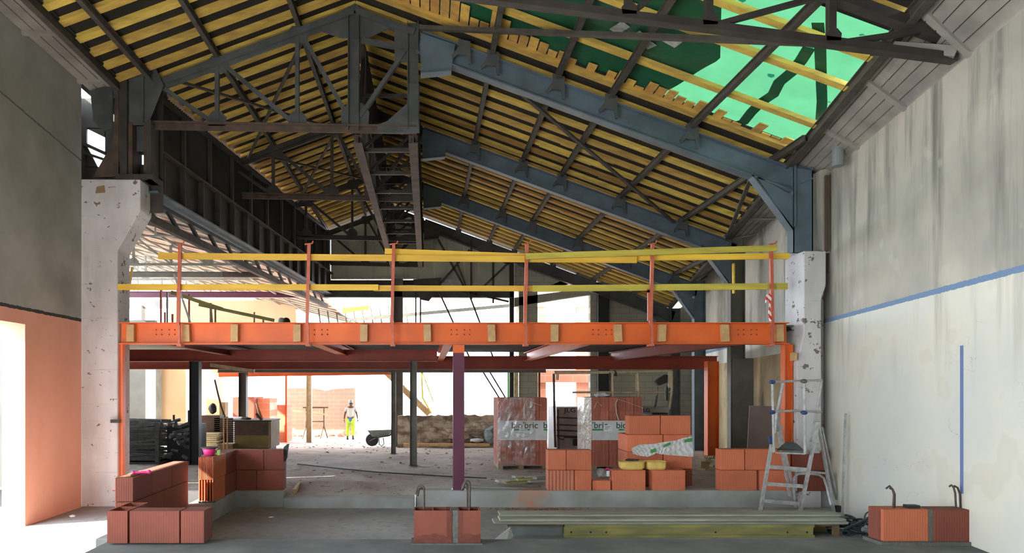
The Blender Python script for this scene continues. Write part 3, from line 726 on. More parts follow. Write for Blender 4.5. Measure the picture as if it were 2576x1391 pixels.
# ---------- valley girder on the left ----------
def valley_girder():
    root = thing('plate_girder', (Xval(10.45), 10.45, 4.8), 'huge dark riveted plate girder running back from the left pillar', 'girder')
    d0, d1 = 10.3, 21.75; x0, x1 = Xval(d0), Xval(d1)
    b = MB(); b.bar((x0, d0, 5.15), (x1, d1, 5.15), 0.02, 0.68); b.build('web', 'steel_dark', root)
    b = MB(); b.bar((x0, d0, 4.81), (x1, d1, 4.81), 0.30, 0.025); b.build('bottom_flange', 'steel_blue', root)
    b = MB(); b.bar((x0, d0, 5.50), (x1, d1, 5.50), 0.26, 0.03); b.build('top_flange', 'steel_rust', root)
    for i in range(16):
        t = (i+0.4)/16; x = x0+(x1-x0)*t; d = d0+(d1-d0)*t
        b = MB(); b.box(x+0.01, x+0.11, d-0.02, d+0.02, 4.82, 5.49); b.build('stiffener', 'steel_dark', root)
    root = thing('corrugated_cladding', (x0, d0, 5.5), 'dark corrugated cladding between the plate girder and the left roof edge', 'cladding')
    b = MB(); n = 300; V = []
    for i in range(n+1):
        t = i/n; d = d0+(d1-d0)*t; x = x0+(x1-x0)*t + (0.018 if i % 2 else -0.018)
        V.append((b.bm.verts.new((x, d, 5.52)), b.bm.verts.new((x, d, Zr(x)-0.005))))
    for i in range(n): b.bm.faces.new((V[i][0], V[i+1][0], V[i+1][1], V[i][1]))
    b.build('sheet', 'clad_dark', root)
    for i in range(11):
        t = i/11; x = x0+(x1-x0)*t+0.06; d = d0+(d1-d0)*t
        b = MB(); b.bar((x, d, 5.5), (x, d, Zr(x)-0.1), 0.08, 0.06, (1, 0, 0)); b.build('post', 'steel_dark', root)
    b = MB(); b.bar((x0+0.07, d0, Zr(x0)-0.14), (x1+0.07, d1, Zr(x1)-0.14), 0.07, 0.06); b.build('edge_rail', 'steel_dark', root)
    # lattice below
    root = thing('lattice_girder', (x0-0.1, d0, 4.4), 'dark lattice girder hanging just under the big plate girder', 'lattice girder')
    b = MB(); b.bar((x0-0.12, d0, 4.46), (x1-0.12, d1, 4.46), 0.10, 0.13); b.build('bottom_chord', 'steel_rust', root)
    b = MB(); b.bar((x0-0.12, d0, 4.74), (x1-0.12, d1, 4.74), 0.10, 0.06); b.build('top_chord', 'steel_dark', root)
    for i in range(14):
        t = i/14; t2 = (i+0.5)/14
        b = MB(); b.bar((x0-0.12+(x1-x0)*t, d0+(d1-d0)*t, 4.74), (x0-0.12+(x1-x0)*t2, d0+(d1-d0)*t2, 4.5), 0.05, 0.06); b.build('diagonal', 'steel_dark', root)
valley_girder()
# ---------- back gable and walls ----------
def back():
    D = DB
    root = thing('gable_cladding', (-0.2, D, 4.9), 'grey-green ribbed metal cladding filling the far gable', 'cladding')
    b = MB(); n = 74; x0, x1 = -3.12, 2.72; V = []
    for i in range(n+1):
        x = x0+(x1-x0)*i/n; yy = D+(0.02 if i % 6 == 0 else 0.0)
        V.append((b.bm.verts.new((x, yy, 5.32 if x < -0.2 else 4.92)), b.bm.verts.new((x, yy, Zr(x)-0.13))))
    for i in range(n): b.bm.faces.new((V[i][0], V[i+1][0], V[i+1][1], V[i][1]))
    b.build('sheet', 'cladding', root)
    b = MB(); b.bar((0.2, D-0.05, 5.3), (2.7, D-0.05, 4.95), 0.05, 0.14); b.bar((-3.1, D-0.03, 5.33), (-0.6, D-0.03, 5.33), 0.06, 0.05); b.build('light_rail', 'aluminium', root)
    b = MB(); b.ibeam((-3.4, D-0.2, 4.82), (2.75, D-0.2, 4.80), 0.16, 0.24)
    tag(b.build('gable_beam', 'steel_grey'), 'dark steel beam along the foot of the far gable cladding', 'beam')
    b = MB(); b.ibeam((-3.3, D-0.1, 5.18), (-0.35, D-0.1, 5.18), 0.1, 0.16)
    tag(b.build('gable_beam', 'steel_dark'), 'second dark beam above a bluish window strip in the far gable', 'beam')
    b = MB(); b.ibeam((-0.93, D-0.2, Zg(D)-0.1), (-0.93, D-0.2, 5.3), 0.2, 0.30, (1, 0, 0))
    tag(b.build('steel_column', 'post_grey'), 'grey steel column under the far gable left of its middle', 'column')
    b = MB(); b.bar((-0.52+0.15, D-0.2, 2.7), (-0.52+0.15, D-0.2, 5.1), 0.05, 0.05, (1, 0, 0)); b.bar((-0.22, D-0.2, 2.7), (-0.22, D-0.2, 5.1), 0.05, 0.05, (1, 0, 0))
    tag(b.build('twin_post', 'steel_dark'), 'pair of thin dark posts under the middle of the far gable', 'post')
    b = MB(); b.ibeam((2.70, D-0.2, Zg(D)-0.1), (2.70, D-0.2, 6.05), 0.16, 0.14, (1, 0, 0))
    tag(b.build('steel_column', 'steel_dark'), 'dark thin steel column at the right end of the far gable cladding', 'column')
    # crossed stays below the gable truss on the right
    for a, c in (((0.35, 4.9), (1.35, 2.75)), ((0.9, 5.9), (2.1, 2.75))):
        b = MB(); b.bar((a[0], D-0.35, a[1]), (c[0], D-0.35, c[1]), 0.05, 0.05); tag(b.build('diagonal_stay', 'steel_dark'), 'thin dark diagonal stay below the far gable, %s one' % ('left' if a[0] < 0.5 else 'right'), 'stay', 'diagonal stays under the far gable')
    # right half of the gable truss
    root = thing('gable_bracing', (1.3, D-0.3, 4.9), 'thin dark lattice bracing in front of the right half of the far gable', 'bracing')
    for a, c in (((0.15, 6.9), (2.6, 5.75)), ((0.15, 5.1), (2.6, 4.55)), ((0.3, 5.0), (1.35, 6.2)), ((1.5, 4.75), (2.6, 5.8)), ((1.4, 6.5), (1.4, 4.6)), ((0.2, 6.8), (1.35, 4.7)), ((2.1, 6.2), (2.1, 4.5))):
        b = MB(); b.bar((a[0], D-0.3, a[1]), (c[0], D-0.3, c[1]), 0.06, 0.06); b.build('bar', 'steel_dark', root)
    b = MB(); b.prism([(-0.45, D-0.38, 5.25), (0.45, D-0.38, 5.3), (0.35, D-0.38, 4.95), (0.05, D-0.38, 4.55), (-0.2, D-0.38, 4.6)], (0, 0.03, 0)); b.build('gusset', 'steel_dark', root)
    zb = Zg(D)-0.15
    # pier and lintels of the back wall
    b = MB()
    b.box(2.95, 3.55, D-0.1, D+0.15, zb, 4.95)
    b.prism([(2.8, D-0.1, 4.42), (5.25, D-0.1, 4.80), (5.25, D-0.1, 5.02), (2.8, D-0.1, 4.70)], (0, 0.25, 0))
    b.prism([(2.8, D-0.1, 4.95), (3.6, D-0.1, 4.95), (5.25, D-0.1, 5.62), (5.25, D-0.1, Zr(5.25)-0.05), (2.8, D-0.1, Zr(2.8)-0.05)], (0, 0.25, 0))
    b.box(5.25, 5.4, D-0.1, D+0.15, zb, Zr(5.3)-0.05)
    b.prism([(5.4, D-0.1, zb), (9.0, D-0.1, zb), (9.0, D-0.1, 5.1), (7.6, D-0.1, 5.12), (5.4, D-0.1, Zr(5.4)-0.05)], (0, 0.25, 0))
    struct(b.build('wall_back', 'block_grey'))
    b = MB(); b.ibeam((5.62, D-0.25, zb), (5.62, D-0.25, 5.0), 0.2, 0.36, (1, 0, 0))
    tag(b.build('steel_column', 'black_steel'), 'blue-black steel column against the grey block back wall', 'column')
    b = MB(); b.bar((8.55, D-0.25, 4.4), (8.55, D-0.25, 5.1), 0.15, 0.15, (1, 0, 0)); b.prism([(7.9, D-0.2, 4.9), (8.5, D-0.2, 4.9), (8.5, D-0.2, 4.3)], (0, 0.04, 0))
    tag(b.build('corner_bracket', 'steel_grey'), 'steel bracket in the far right corner above the deck', 'bracket')
    # small terracotta annex behind the opening
    D2 = 24.2; z2 = Zg(D2)-0.15
    b = MB(); b.box(3.3, 4.30, D2, D2+0.2, z2, 4.75); b.box(5.42, 6.5, D2, D2+0.2, z2, 4.75); b.box(3.3, 6.5, D2, D2+0.2, 2.05, 2.95) if False else None
    struct(b.build('wall_annex', 'block_terracotta'))
    b = MB(); b.prism([(3.6, D2-0.1, 2.0), (6.3, D2-0.1, 2.0), (6.3, D2-0.1, 2.45), (3.6, D2-0.1, 2.45)], (0, 0.3, 0)); struct(b.build('trim_6', 'block_terracotta'))
    b = MB(); b.bar((3.6, D-0.13, zb), (3.6, D-0.13, 2.35), 0.04, 0.06, (1, 0, 0)); tag(b.build('door_post', 'brown_board'), 'thin brown post at the edge of the pale block pier', 'post')
back()
def outside():
    # low pink block wall outside
    b = MB(); D = 34.0; pts = [P(720, 1100, D), P(893, 1100, D), P(893, 975, D), P(840, 978, D), P(820, 983, D), P(780, 975, D), P(720, 976, D)]
    b.prism(pts, (0, 0.25, 0)); struct(b.build('wall_yard', 'block_pale'))
    # rubble wall across the opening
    b = MB(); D = 20.6; z = Zg(D)-0.1
    x0, x1 = P(1000, 1100, D).x, P(1256, 1100, D).x
    n = 30; top = [(x0+(x1-x0)*i/n, D, EYE-0.82+random.uniform(-0.03, 0.03)) for i in range(n+1)]
    b.prism([(x1, D, z), (x0, D, z)]+top, (0, 0.4, 0)); struct(b.build('wall_low', 'rubble', bevel=0.0))
    b = MB()
    for i in range(26):
        x = random.uniform(x0+0.9, x1); zz = random.uniform(0.05, 0.7); b.blob((x, D-0.02, zz), random.uniform(0.06, 0.14), (1.3, 0.5, 0.8))
    o = b.build('rubble_stones', 'rubble'); tag(o, 'broken stones bulging out of the low rubble wall', 'stones', kind='stuff')
    b = MB(); b.bar((x0+0.2, D-0.35, z+0.2), (x0+2.8, D-0.35, z+0.2), 0.2, 0.08); tag(b.build('plank', 'pale_wood'), 'long pale plank lying at the foot of the low rubble wall', 'plank')
    # far cream block and pier on the left
    D = 24.0
    b = MB(); z = -0.5
    b.box(P(397, 900, D).x, P(552, 900, D).x, D, D+0.3, z, 2.62); struct(b.build('wall_cream', 'cream_wall'))
    b = MB(); b.box(P(372, 900, 23).x, P(398, 900, 23).x, 22.8, 23.3, z, 2.7); tag(b.build('wall_pier', 'concrete_dark'), 'grey pier beside the cream wall under the deck', 'pier')
    b = MB(); b.box(-14, P(372, 900, 23).x, 23.6, 23.8, z, 4.2); b.box(-14, -13.8, 10.5, 30, -0.6, 2.4); b.box(-14, -13.8, 10.5, 12, 2.4, 7.4); b.box(-14, -5.2, 10.43, 10.5, -0.2, 4.9); b.box(-14, -5.75, 10.43, 10.5, 4.9, 7.4); struct(b.build('wall_aisle_sun_block', 'clad_dark'))  # side and front parts unseen, added and shaped to block sun
outside()
b = MB(); b.box(-3.2, 12, 23, 30.1, 6.9, 7.0); b.box(-16, 12, 30.1, 38, 6.9, 7.0)  # unseen canopy, added to keep sun and sky off the yard
for x in (-13, -4, 5, 11): b.box(x, x+0.3, 37.5, 37.8, -0.5, 6.9) if x != -4 else None
struct(b.build('yard_sun_blocker', 'soffit'))
# ---------- left aisle roof ----------
simple('aisle_steel', (0.34, 0.35, 0.31), (0.24, 0.25, 0.22), 5, rough=0.7)
def aisle():
    za = lambda x: 4.95+0.25*(-x-4.6)
    m, t = newmat('aisle_tiles', 0.85)
    x, y, z = t.sep()
    ph = t.math('MULTIPLY', t.math('ADD', x, t.math('MULTIPLY', y, 0.0)), 2*math.pi/0.42)
    r = t.math('SINE', ph); r2 = t.math('SINE', t.math('MULTIPLY', y, 2*math.pi/0.40))
    c = t.mix(t.step(t.noise(5), 0.35, 0.65), (0.52, 0.30, 0.21), (0.74, 0.50, 0.38))
    c = t.mix(t.math('GREATER_THAN', r2, 0.80), c, (0.30, 0.20, 0.15))
    t.link(c, t.b.inputs['Base Color']); t.bump(r2, 0.6, 0.04); M['aisle_tiles'] = m
    b = MB(); p = [(-4.5, 10.6, za(-4.5)), (-3.3, 22.0, za(-3.3)), (-3.3, 30, za(-3.3)), (-14, 30, za(-14)), (-14, 10.6, za(-14))]
    b.prism(p, (0, 0, 0.03)); struct(b.build('ceiling_aisle', 'aisle_tiles'))
    for i in range(18):
        D = 11.2+i*1.0
        xv = Xval(D)-0.35
        b = MB(); b.bar((xv, D, za(xv)-0.02), (-13, D, za(-13)-0.02), 0.06, 0.035)
        tag(b.build('aisle_rafter', 'aisle_steel'), '%s thin grey rafter of the left aisle roof, counted from the front' % (ORD+['last but one'])[i], 'rafter', 'rafters of the left aisle roof')
    for i in range(9):
        x = -5.2-i*0.9
        b = MB(); b.bar((x, 11, za(x)-0.07), (x, 29, za(x)-0.07), 0.05, 0.05)
        tag(b.build('aisle_purlin', 'aisle_steel'), 'pale grey purlin of the left aisle roof, %s one from the nave' % ORD[i], 'purlin', 'purlins of the left aisle roof')
    for k, D in enumerate((16.0, 20.0, 24.6)):
        root = thing('aisle_truss', (-8, D, 4.9), '%s light lattice truss of the left aisle' % ('nearest', 'middle', 'farthest')[k], 'truss')
        xr = Xval(D)-0.3; mt = 'aisle_steel'; zl = 5.0
        zl = (4.75, 5.05, 5.2)[k]
        b = MB(); b.bar((xr, D, zl), (-12, D, zl), 0.06, 0.06); b.build('bottom_chord', mt, root)
        x = xr-0.3; i = 0
        while x > -11.5:
            zt = za(x)-0.12
            b = MB()
            if zt > zl+0.06: b.bar((x, D, zl), (x-0.02, D, zt), 0.05, 0.05); b.build('vertical_strut', mt, root)
            if za(x-0.9)-0.12 > zl+0.06:
                b = MB(); b.bar((x, D, zl), (x-0.9, D, za(x-0.9)-0.12), 0.045, 0.045); b.build('diagonal', mt, root)
            if i % 2: gusset(root, (x, zl+0.04), 0.11, D, mt)
            x -= 0.9; i += 1
    b = MB(); D = 19; b.ibeam(P(300, 690, D), P(650, 692, D), 0.12, 0.16)
    tag(b.build('steel_beam', 'post_grey'), 'flaking pale grey beam high in the left aisle', 'beam')
    b = MB(); b.ibeam(P(560, 691, D-0.3), P(690, 692, D-0.3), 0.14, 0.15)
    tag(b.build('steel_beam', 'steel_rust'), 'short rusty brown beam high in the left aisle', 'beam')
    b = MB(); D = 23; b.ibeam(P(290, 741, D), P(832, 742, D), 0.15, 0.20)
    tag(b.build('steel_beam', 'purple_steel'), 'dark purple beam crossing the left aisle above the lower yellow rail', 'beam')
    b = MB(); D = 12.6; b.bar(P(332, 593, D), P(450, 593, D), 0.03, 0.03); b.bar(P(391, 593, D), P(391, 515, D), 0.025, 0.025, (1, 0, 0))
    tag(b.build('hanging_lamp', 'white_plastic'), 'white tube lamp hanging in the left aisle beside the pillar corbel', 'lamp')
    # far pale wall of the aisle above the deck
    b = MB(); D = 27.5
    b.prism([P(425, 812, D), P(425, 755, D), P(740, 755, D), P(745, 812, D)], (0, 0.2, 0)); struct(b.build('wall_far', 'cream_wall'))
    b = MB(); b.box(P(340, 800, D).x, P(358, 800, D).x, D-0.1, D+0.3, 2.4, 5.2); b.box(P(290, 800, D).x, P(425, 800, D).x, D+0.1, D+0.3, P(0, 775, D).z, P(0, 752, D).z)
    tag(b.build('wall_pier', 'concrete'), 'pale concrete pier at the far end of the left aisle above the deck', 'pier')
    b = MB(); b.prism([P(860, 775, 25), P(928, 768, 25), P(928, 778, 25), P(862, 788, 25)], (0, 0.1, 0)); tag(b.build('steel_beam', 'orange_steel'), 'short orange beam seen in the bright gap beyond the deck', 'beam')
    b = MB(); b.bar(P(880, 805, 25), P(1290, 768, 25), 0.1, 0.12); b.bar(P(800, 765, 25.2), P(900, 812, 25.2), 0.1, 0.06)
    for i in range(11): b.bar(P(800+i*22, 768, 25.3), P(806+i*22, 812, 25.3), 0.05, 0.05, (1, 0, 0))
    tag(b.build('outer_roof_frame', 'post_grey'), 'pale framework of a neighbouring shed beyond the deck', 'frame')
aisle()
# ---------- mezzanine ----------
XL, XRR, D0, D1 = -4.62, 5.42, 10.0, 16.2
def mezz():
    ZT, ZB = 2.765, 2.44
    zc = (ZT+ZB)/2
    root = thing('deck_beam', (0.4, D0, ZB), 'long bright orange steel beam along the front edge of the deck', 'beam')
    b = MB(); b.ibeam((XL, D0+0.09, zc), (XRR, D0+0.09, zc), 0.18, ZT-ZB, tf=0.014); b.build('beam_body', 'orange_steel', root)
    for px in (408, 795, 1156, 1515, 1883):
        b = MB(); x = P(px, 0, D0).x
        for i in range(4):
            for j in range(2): b.blob((x-0.12+i*0.083+(0.03 if i > 1 else 0), D0+0.075, 2.60+0.07*j-0.01), 0.012, (1, 0.8, 1), 1, 0)
        b.build('bolt_group', 'red_steel', root)
    for px in (327, 467, 589, 747, 915, 1075, 1237, 1396, 1556, 1667, 1826, 1963):
        x = P(px, 0, D0).x; b = MB(); r = random.uniform(-0.008, 0.008)
        b.prism([(x-0.055+r, D0+0.0, 2.475), (x+0.055+r, D0+0.0, 2.478), (x+0.055-r, D0+0.0, 2.735), (x-0.055-r, D0+0.0, 2.735)], (0, 0.075, 0))
        near = {327: 'leftmost one, next to the left pillar', 467: 'second from left, by first railing post', 589: 'third from the left', 747: 'just left of the second railing post', 915: 'left of the third railing post', 1075: 'left of the purple post', 1237: 'right of the purple post', 1396: 'right of the fourth railing post', 1556: 'left of the fifth railing post', 1667: 'right of the fifth railing post', 1826: 'between the last two railing posts', 1963: 'rightmost one, next to the right pillar'}[px]
        tag(b.build('wood_spacer', 'pale_wood', bevel=0.003), 'small wooden spacer wedged in the front orange beam, '+near, 'wood block', 'wood spacers in the orange beam')
    # deck sheet
    b = MB(); n = 130; V = []
    for i in range(n+1):
        d = 10.2+(D1-10.2)*i/n; z = 2.66+(0.05 if (i//2) % 2 else 0)
        V.append((b.bm.verts.new((XL, d, z)), b.bm.verts.new((XRR+0.75*(d-10)/6+0.25, d, z))))
    for i in range(n): b.bm.faces.new((V[i][0], V[i+1][0], V[i+1][1], V[i][1]))
    tag(b.build('deck_sheet', 'deck_metal'), 'ribbed metal decking spanning between the orange beams', 'decking')
    b = MB(); b.box(XL, 6.0, 10.2, D1, 2.72, 2.745); b.box(-8.5, XL, 10.6, D1, 2.66, 2.745); tag(b.build('deck_floor', 'concrete_dark'), 'thin concrete floor of the raised deck', 'deck floor')
    # lengthwise and cross beams
    for i, (px, lab) in enumerate(((400, 'leftmost'), (790, 'second from left'), (1128, 'by the purple post'), (1480, 'right of the purple post'), (1880, 'rightmost'))):
        x = P(px, 0, D0).x; dx = 0 if i < 4 else -0.35
        b = MB(); b.ibeam((x, 10.2, 2.54), (x+dx, D1-0.1, 2.54), 0.17 if i in (1, 3) else 0.14, 0.2)
        tag(b.build('deck_joist', 'red_steel' if i in (0, 4) else 'orange_steel'), 'orange steel joist running back under the deck, '+lab, 'joist')
    for D, lab in ((13.5, 'middle'), (16.15, 'rear')):
        b = MB(); b.ibeam((-8.0 if D > 14 else -6.4, D, 2.40 if D > 14 else 2.44), (7.0 if D > 14 else 0.2, D, 2.40 if D > 14 else 2.44), 0.16, 0.32 if D > 14 else 0.24)
        tag(b.build('cross_beam', 'red_steel'), 'dark red %s cross beam under the deck' % lab, 'beam')
    b = MB(); b.ibeam((-5.3, 16.9, 2.29), (3.0, 16.9, 2.29), 0.14, 0.22); tag(b.build('cross_beam', 'post_grey'), 'dark grey beam behind the deck carried by the grey posts', 'beam')
    b = MB(); b.ibeam(P(550, 940, 20), P(985, 934, 20), 0.14, 0.2); tag(b.build('cross_beam', 'orange_steel'), 'orange beam crossing the bright yard opening on the left', 'beam')
    b = MB(); b.bar(P(530, 918, 15.5), P(640, 934, 15.5), 0.1, 0.08); tag(b.build('steel_beam', 'cream_steel'), 'pale beam stub hanging under the deck at left', 'beam')
    for i in range(5):
        b = MB(); b.ibeam((-6.2+i*0.0, 17+i*1.6, 2.42), (-2.6, 17+i*1.6, 2.42), 0.12, 0.14); tag(b.build('rear_joist', 'orange_steel'), 'orange joist of the lower rear deck on the left', 'joist', 'orange joists of the rear left deck')
    # posts
    def post(px, D, zt, wd, mat, label, top=None, x=None, dep=None):
        x = P(px, 0, D).x if x is None else x; zb = (Zg(D) if D > 10.2 else ZU)-0.01
        root = thing('steel_post', (x, D, zb), label, 'post')
        b = MB(); zz = zt-0.12 if top else zt
        b.ibeam((x, D, zb), (x, D, zz), dep or wd, wd, (1, 0, 0)) if mat != 'purple_steel' else b.box(x-wd/2, x+wd/2, D-0.07, D+0.07, zb, zz)
        b.build('shaft', mat, root)
        b = MB(); b.box(x-wd/2-0.02, x+wd/2+0.02, D-0.1, D+0.1, zb, zb+0.012); b.build('base_plate', mat, root)
        if top: b = MB(); b.box(x-wd/2, x+wd/2, D-0.07, D+0.07, zz, zt); b.build('bare_top', top, root)
    post(1153.5, 10.11, 2.43, 0.17, 'purple_steel', 'purple steel post under the middle of the front orange beam', 'orange_steel')
    post(492, 13.5, 2.32, 0.19, 'black_steel', 'blue-black steel post left of the pink bucket')
    post(1040, 13.3, 2.32, 0.14, 'post_grey', 'grey steel post left of the purple post, ending on the dirt floor')
    post(990, 16.05, 2.18, 0.11, 'post_grey', 'slim grey steel post next to the wheelbarrow')
    post(612, 19.5, 2.33, 0.22, 'black_steel', 'dark steel post behind the rusty skip')
    post(778, 26.5, 2.4, 0.2, 'cream_steel', 'far cream steel post in the bright yard')
    post(303, 10.08, 2.44, 0.11, 'orange_steel', 'orange edge post beside the left pillar')
    post(1979, 10.08, 2.44, 0.12, 'orange_steel', 'orange edge post beside the right pillar')
    post(1790, 15.3, 2.4, 0.26, 'orange_steel', 'orange steel post pair in the back right under the deck', dep=0.2)
    post(720, 26, 2.4, 0.08, 'orange_steel', 'thin orange post in the far left yard opening')
    b = MB(); b.box(P(283, 0, 9.99).x, P(304, 0, 9.99).x, 9.92, 9.99, P(0, 1063, 10).z, P(0, 1055, 10).z); tag(b.build('clamp', 'steel_dark'), 'small dark clamp on the orange edge post beside the left pillar', 'clamp')
    b = MB(); b.box(P(1990, 0, 9.9).x, P(2000, 0, 9.9).x, 9.85, 9.93, P(0, 908, 10).z, P(0, 888, 10).z); tag(b.build('wood_wedge', 'pale_wood'), 'small wooden wedge between orange post and right pillar', 'wood block')
    # railing posts
    names = ['first railing post from the left', 'second railing post from the left', 'third railing post from the left', 'fourth railing post, right of the purple post', 'fifth railing post from the left', 'rightmost railing post, next to the right pillar']
    for i, px in enumerate((451, 775, 988, 1323, 1639, 1941)):
        x = P(px, 0, 9.94).x; y = 9.94
        root = thing('railing_post', (x, y, 2.42), 'pinkish-red steel %s clamped to the orange beam' % names[i], 'railing post', 'railing posts of the deck')
        tilt = 0.015 if i != 5 else -0.01
        b = MB(); b.bar((x-tilt, y, 2.70), (x+tilt, y, 3.93), 0.045, 0.045, (0, 1, 0)); b.bar((x-0.05, y, 3.92), (x+0.03, y, 3.93), 0.03, 0.015); b.build('upright', 'pink_steel', root)
        b = MB(); b.tube([(x+0.02, y, 3.93), (x+0.06, y, 3.935), (x+0.075, y, 3.97)], 0.012, 6); b.build('hook', 'pink_steel', root)
        b = MB(); b.bar((x, y-0.005, 2.43), (x, y-0.005, 2.72), 0.035, 0.03, (0, 1, 0)); b.box(x-0.035, x+0.035, y-0.03, y+0.12, 2.405, 2.435); b.build('clamp', 'pink_steel', root)
        if i in (4,): b = MB(); b.box(x-0.06, x-0.03, y-0.015, y+0.015, 2.78, 3.24); b.box(x-0.06, x-0.01, y-0.015, y+0.015, 3.2, 3.26); b.build('bracket', 'pink_steel', root)
        if i in (3, 0): b = MB(); b.box(x-0.035, x-0.015, y-0.015, y+0.015, 2.78, 3.25); b.build('bracket', 'pink_steel', root)
    def board(p0, p1, hpx, D, mat, label, th=0.03, nm='guard_board'):
        a = P(p0[0], p0[1], D); c = P(p1[0], p1[1], D); b = MB()
        b.bar(a, c, th, hpx/S(D))
        if nm == 'handrail':
            for q in (a.lerp(c, .15), a.lerp(c, .85)): b.bar((q.x, q.y+0.03, 2.745), (q.x, q.y+0.03, q.z), 0.03, 0.03, (0, 1, 0))
        tag(b.build(nm, mat, bevel=0.003), label, 'board')
    board((398, 644), (1602, 654), 16, 9.99, 'yellow_board', 'long yellow upper guard board over the left half of the railing')
    board((968, 632), (1330, 645), 14, 10.04, 'yellow_board', 'yellow guard board peeping out behind the upper rail by the third post')
    board((1322, 645), (1955, 624), 15, 9.91, 'green_board', 'greenish yellow upper guard board rising towards the right')
    board((1330, 652), (1985, 644), 15, 10.04, 'yellow_board', 'yellow upper guard board under the greenish one on the right')
    board((297, 722), (952, 723), 15, 9.99, 'yellow_board', 'yellow lower guard board on the left of the railing')
    board((940, 725), (1352, 726), 14, 10.03, 'yellow_board', 'yellow lower guard board in the middle of the railing')
    board((1340, 726), (1981, 720), 16, 9.99, 'green_board', 'greenish yellow lower guard board on the right of the railing')
    board((333, 672), (306, 830), 8, 11.2, 'yellow_board', 'short yellow plank leaning steeply beside the left pillar')
    board((1845, 663), (1845.5, 738), 9, 13.6, 'yellow_board', 'short yellow plank fixed upright on the grey column at the right', nm='upright_plank')
    board((430, 735), (560, 778), 9, 12.5, 'formwork', 'upper part of the sagging timber handrail behind the railing', nm='handrail')
    board((500, 766), (690, 806), 8, 12.4, 'formwork', 'lower part of the sagging timber handrail behind the railing', nm='handrail')
    pn = 0
    for (px, y0, y1, dx, D) in ((405, 715, 812, 0, 13), (421, 735, 812, 0, 13.2), (476, 740, 812, 0, 13), (530, 762, 812, 8, 13.5), (640, 785, 812, 0, 14), (415, 785, 812, 0, 12), (434, 790, 812, 0, 12)):
        pn += 1; pn -= 1
        b = MB(); a = P(px, y0, D); c = P(px+dx, y1, D); c.z = 2.745; b.bar(a, c, 0.03, 0.03, (0, 1, 0)); tag(b.build('shoring_prop', 'pink_steel' if px != 421 else 'pipe_grey'), 'thin %s prop standing on the deck behind the left railing' % ('reddish left', 'grey', 'reddish second', 'leaning reddish', 'short far reddish', 'short left reddish', 'short second reddish')[pn], 'prop', 'thin props on the deck at left'); pn += 1
    b = MB(); b.bar(P(438, 690, 12), P(488, 839, 12), 0.02, 0.05, (0, 1, 0)); tag(b.build('plank', 'white_plastic'), 'pale plank leaning behind the first railing post', 'plank')
    # tape on the right railing post
    b = MB()
    pts = [(1936, 738), (1928, 742), (1925, 765), (1932, 752), (1936, 760), (1933, 790), (1937, 808), (1942, 806), (1938, 770), (1942, 745)]
    b.prism([P(x, y, 9.9) for x, y in pts], (0, 0.012, 0)); tag(b.build('warning_tape', 'red_tape'), 'red and white warning tape hanging from the rightmost railing post', 'tape')
m, t = newmat('red_tape', 0.5); x, y, z = t.sep()
t.link(t.mix(t.math('GREATER_THAN', t.math('FRACT', t.math('MULTIPLY', t.math('ADD', z, x), 9.0)), 0.5), (0.7, 0.03, 0.03), (0.8, 0.75, 0.72)), t.b.inputs['Base Color']); M['red_tape'] = m
mezz()
# helmets seen on the deck
for (px, mt, lab) in ((708, 'white_plastic', 'white'), (720, 'black_plastic', 'black')):
    D = 14.0; c = P(px, 812, D); b = MB(); b.lathe(c, [(0.075, 0.0), (0.078, 0.02), (0.07, 0.06), (0.045, 0.095), (0.01, 0.11)], 16, 1.15, 1); b.lathe(c, [(0.10, 0), (0.10, 0.012)], 16)
    tag(b.build('hard_hat', mt, smooth=True), '%s hard hat lying on the deck behind the second railing post' % lab, 'helmet')
# column B casing and back right items
b = MB(); b.box(6.28, 6.72, 13.75, 13.80, Zg(14), 2.4); tag(b.build('column_board', 'post_grey'), 'pale boarding on the column in the right bay under the deck', 'board')
struct_o = MB(); struct_o.prism([(Xwall(10.6)-0.02, 10.6, 0.2), (Xwall(20.5)-0.02, 20.5, -0.1), (Xwall(20.5)-0.02, 20.5, 2.42), (Xwall(10.6)-0.02, 10.6, 2.42)], (0.015, 0, 0)); struct(struct_o.build('trim_7', 'ochre_wall'))
b = MB(); b.prism([P(1880, 1135, 11.4), P(1945, 1135, 11.0), P(1950, 1022, 11.0), P(1886, 1020, 11.4)], (0, 0.02, 0)); tag(b.build('dark_board', 'brown_board'), 'dark brown board leaning on the ochre wall behind the stepladder', 'board')
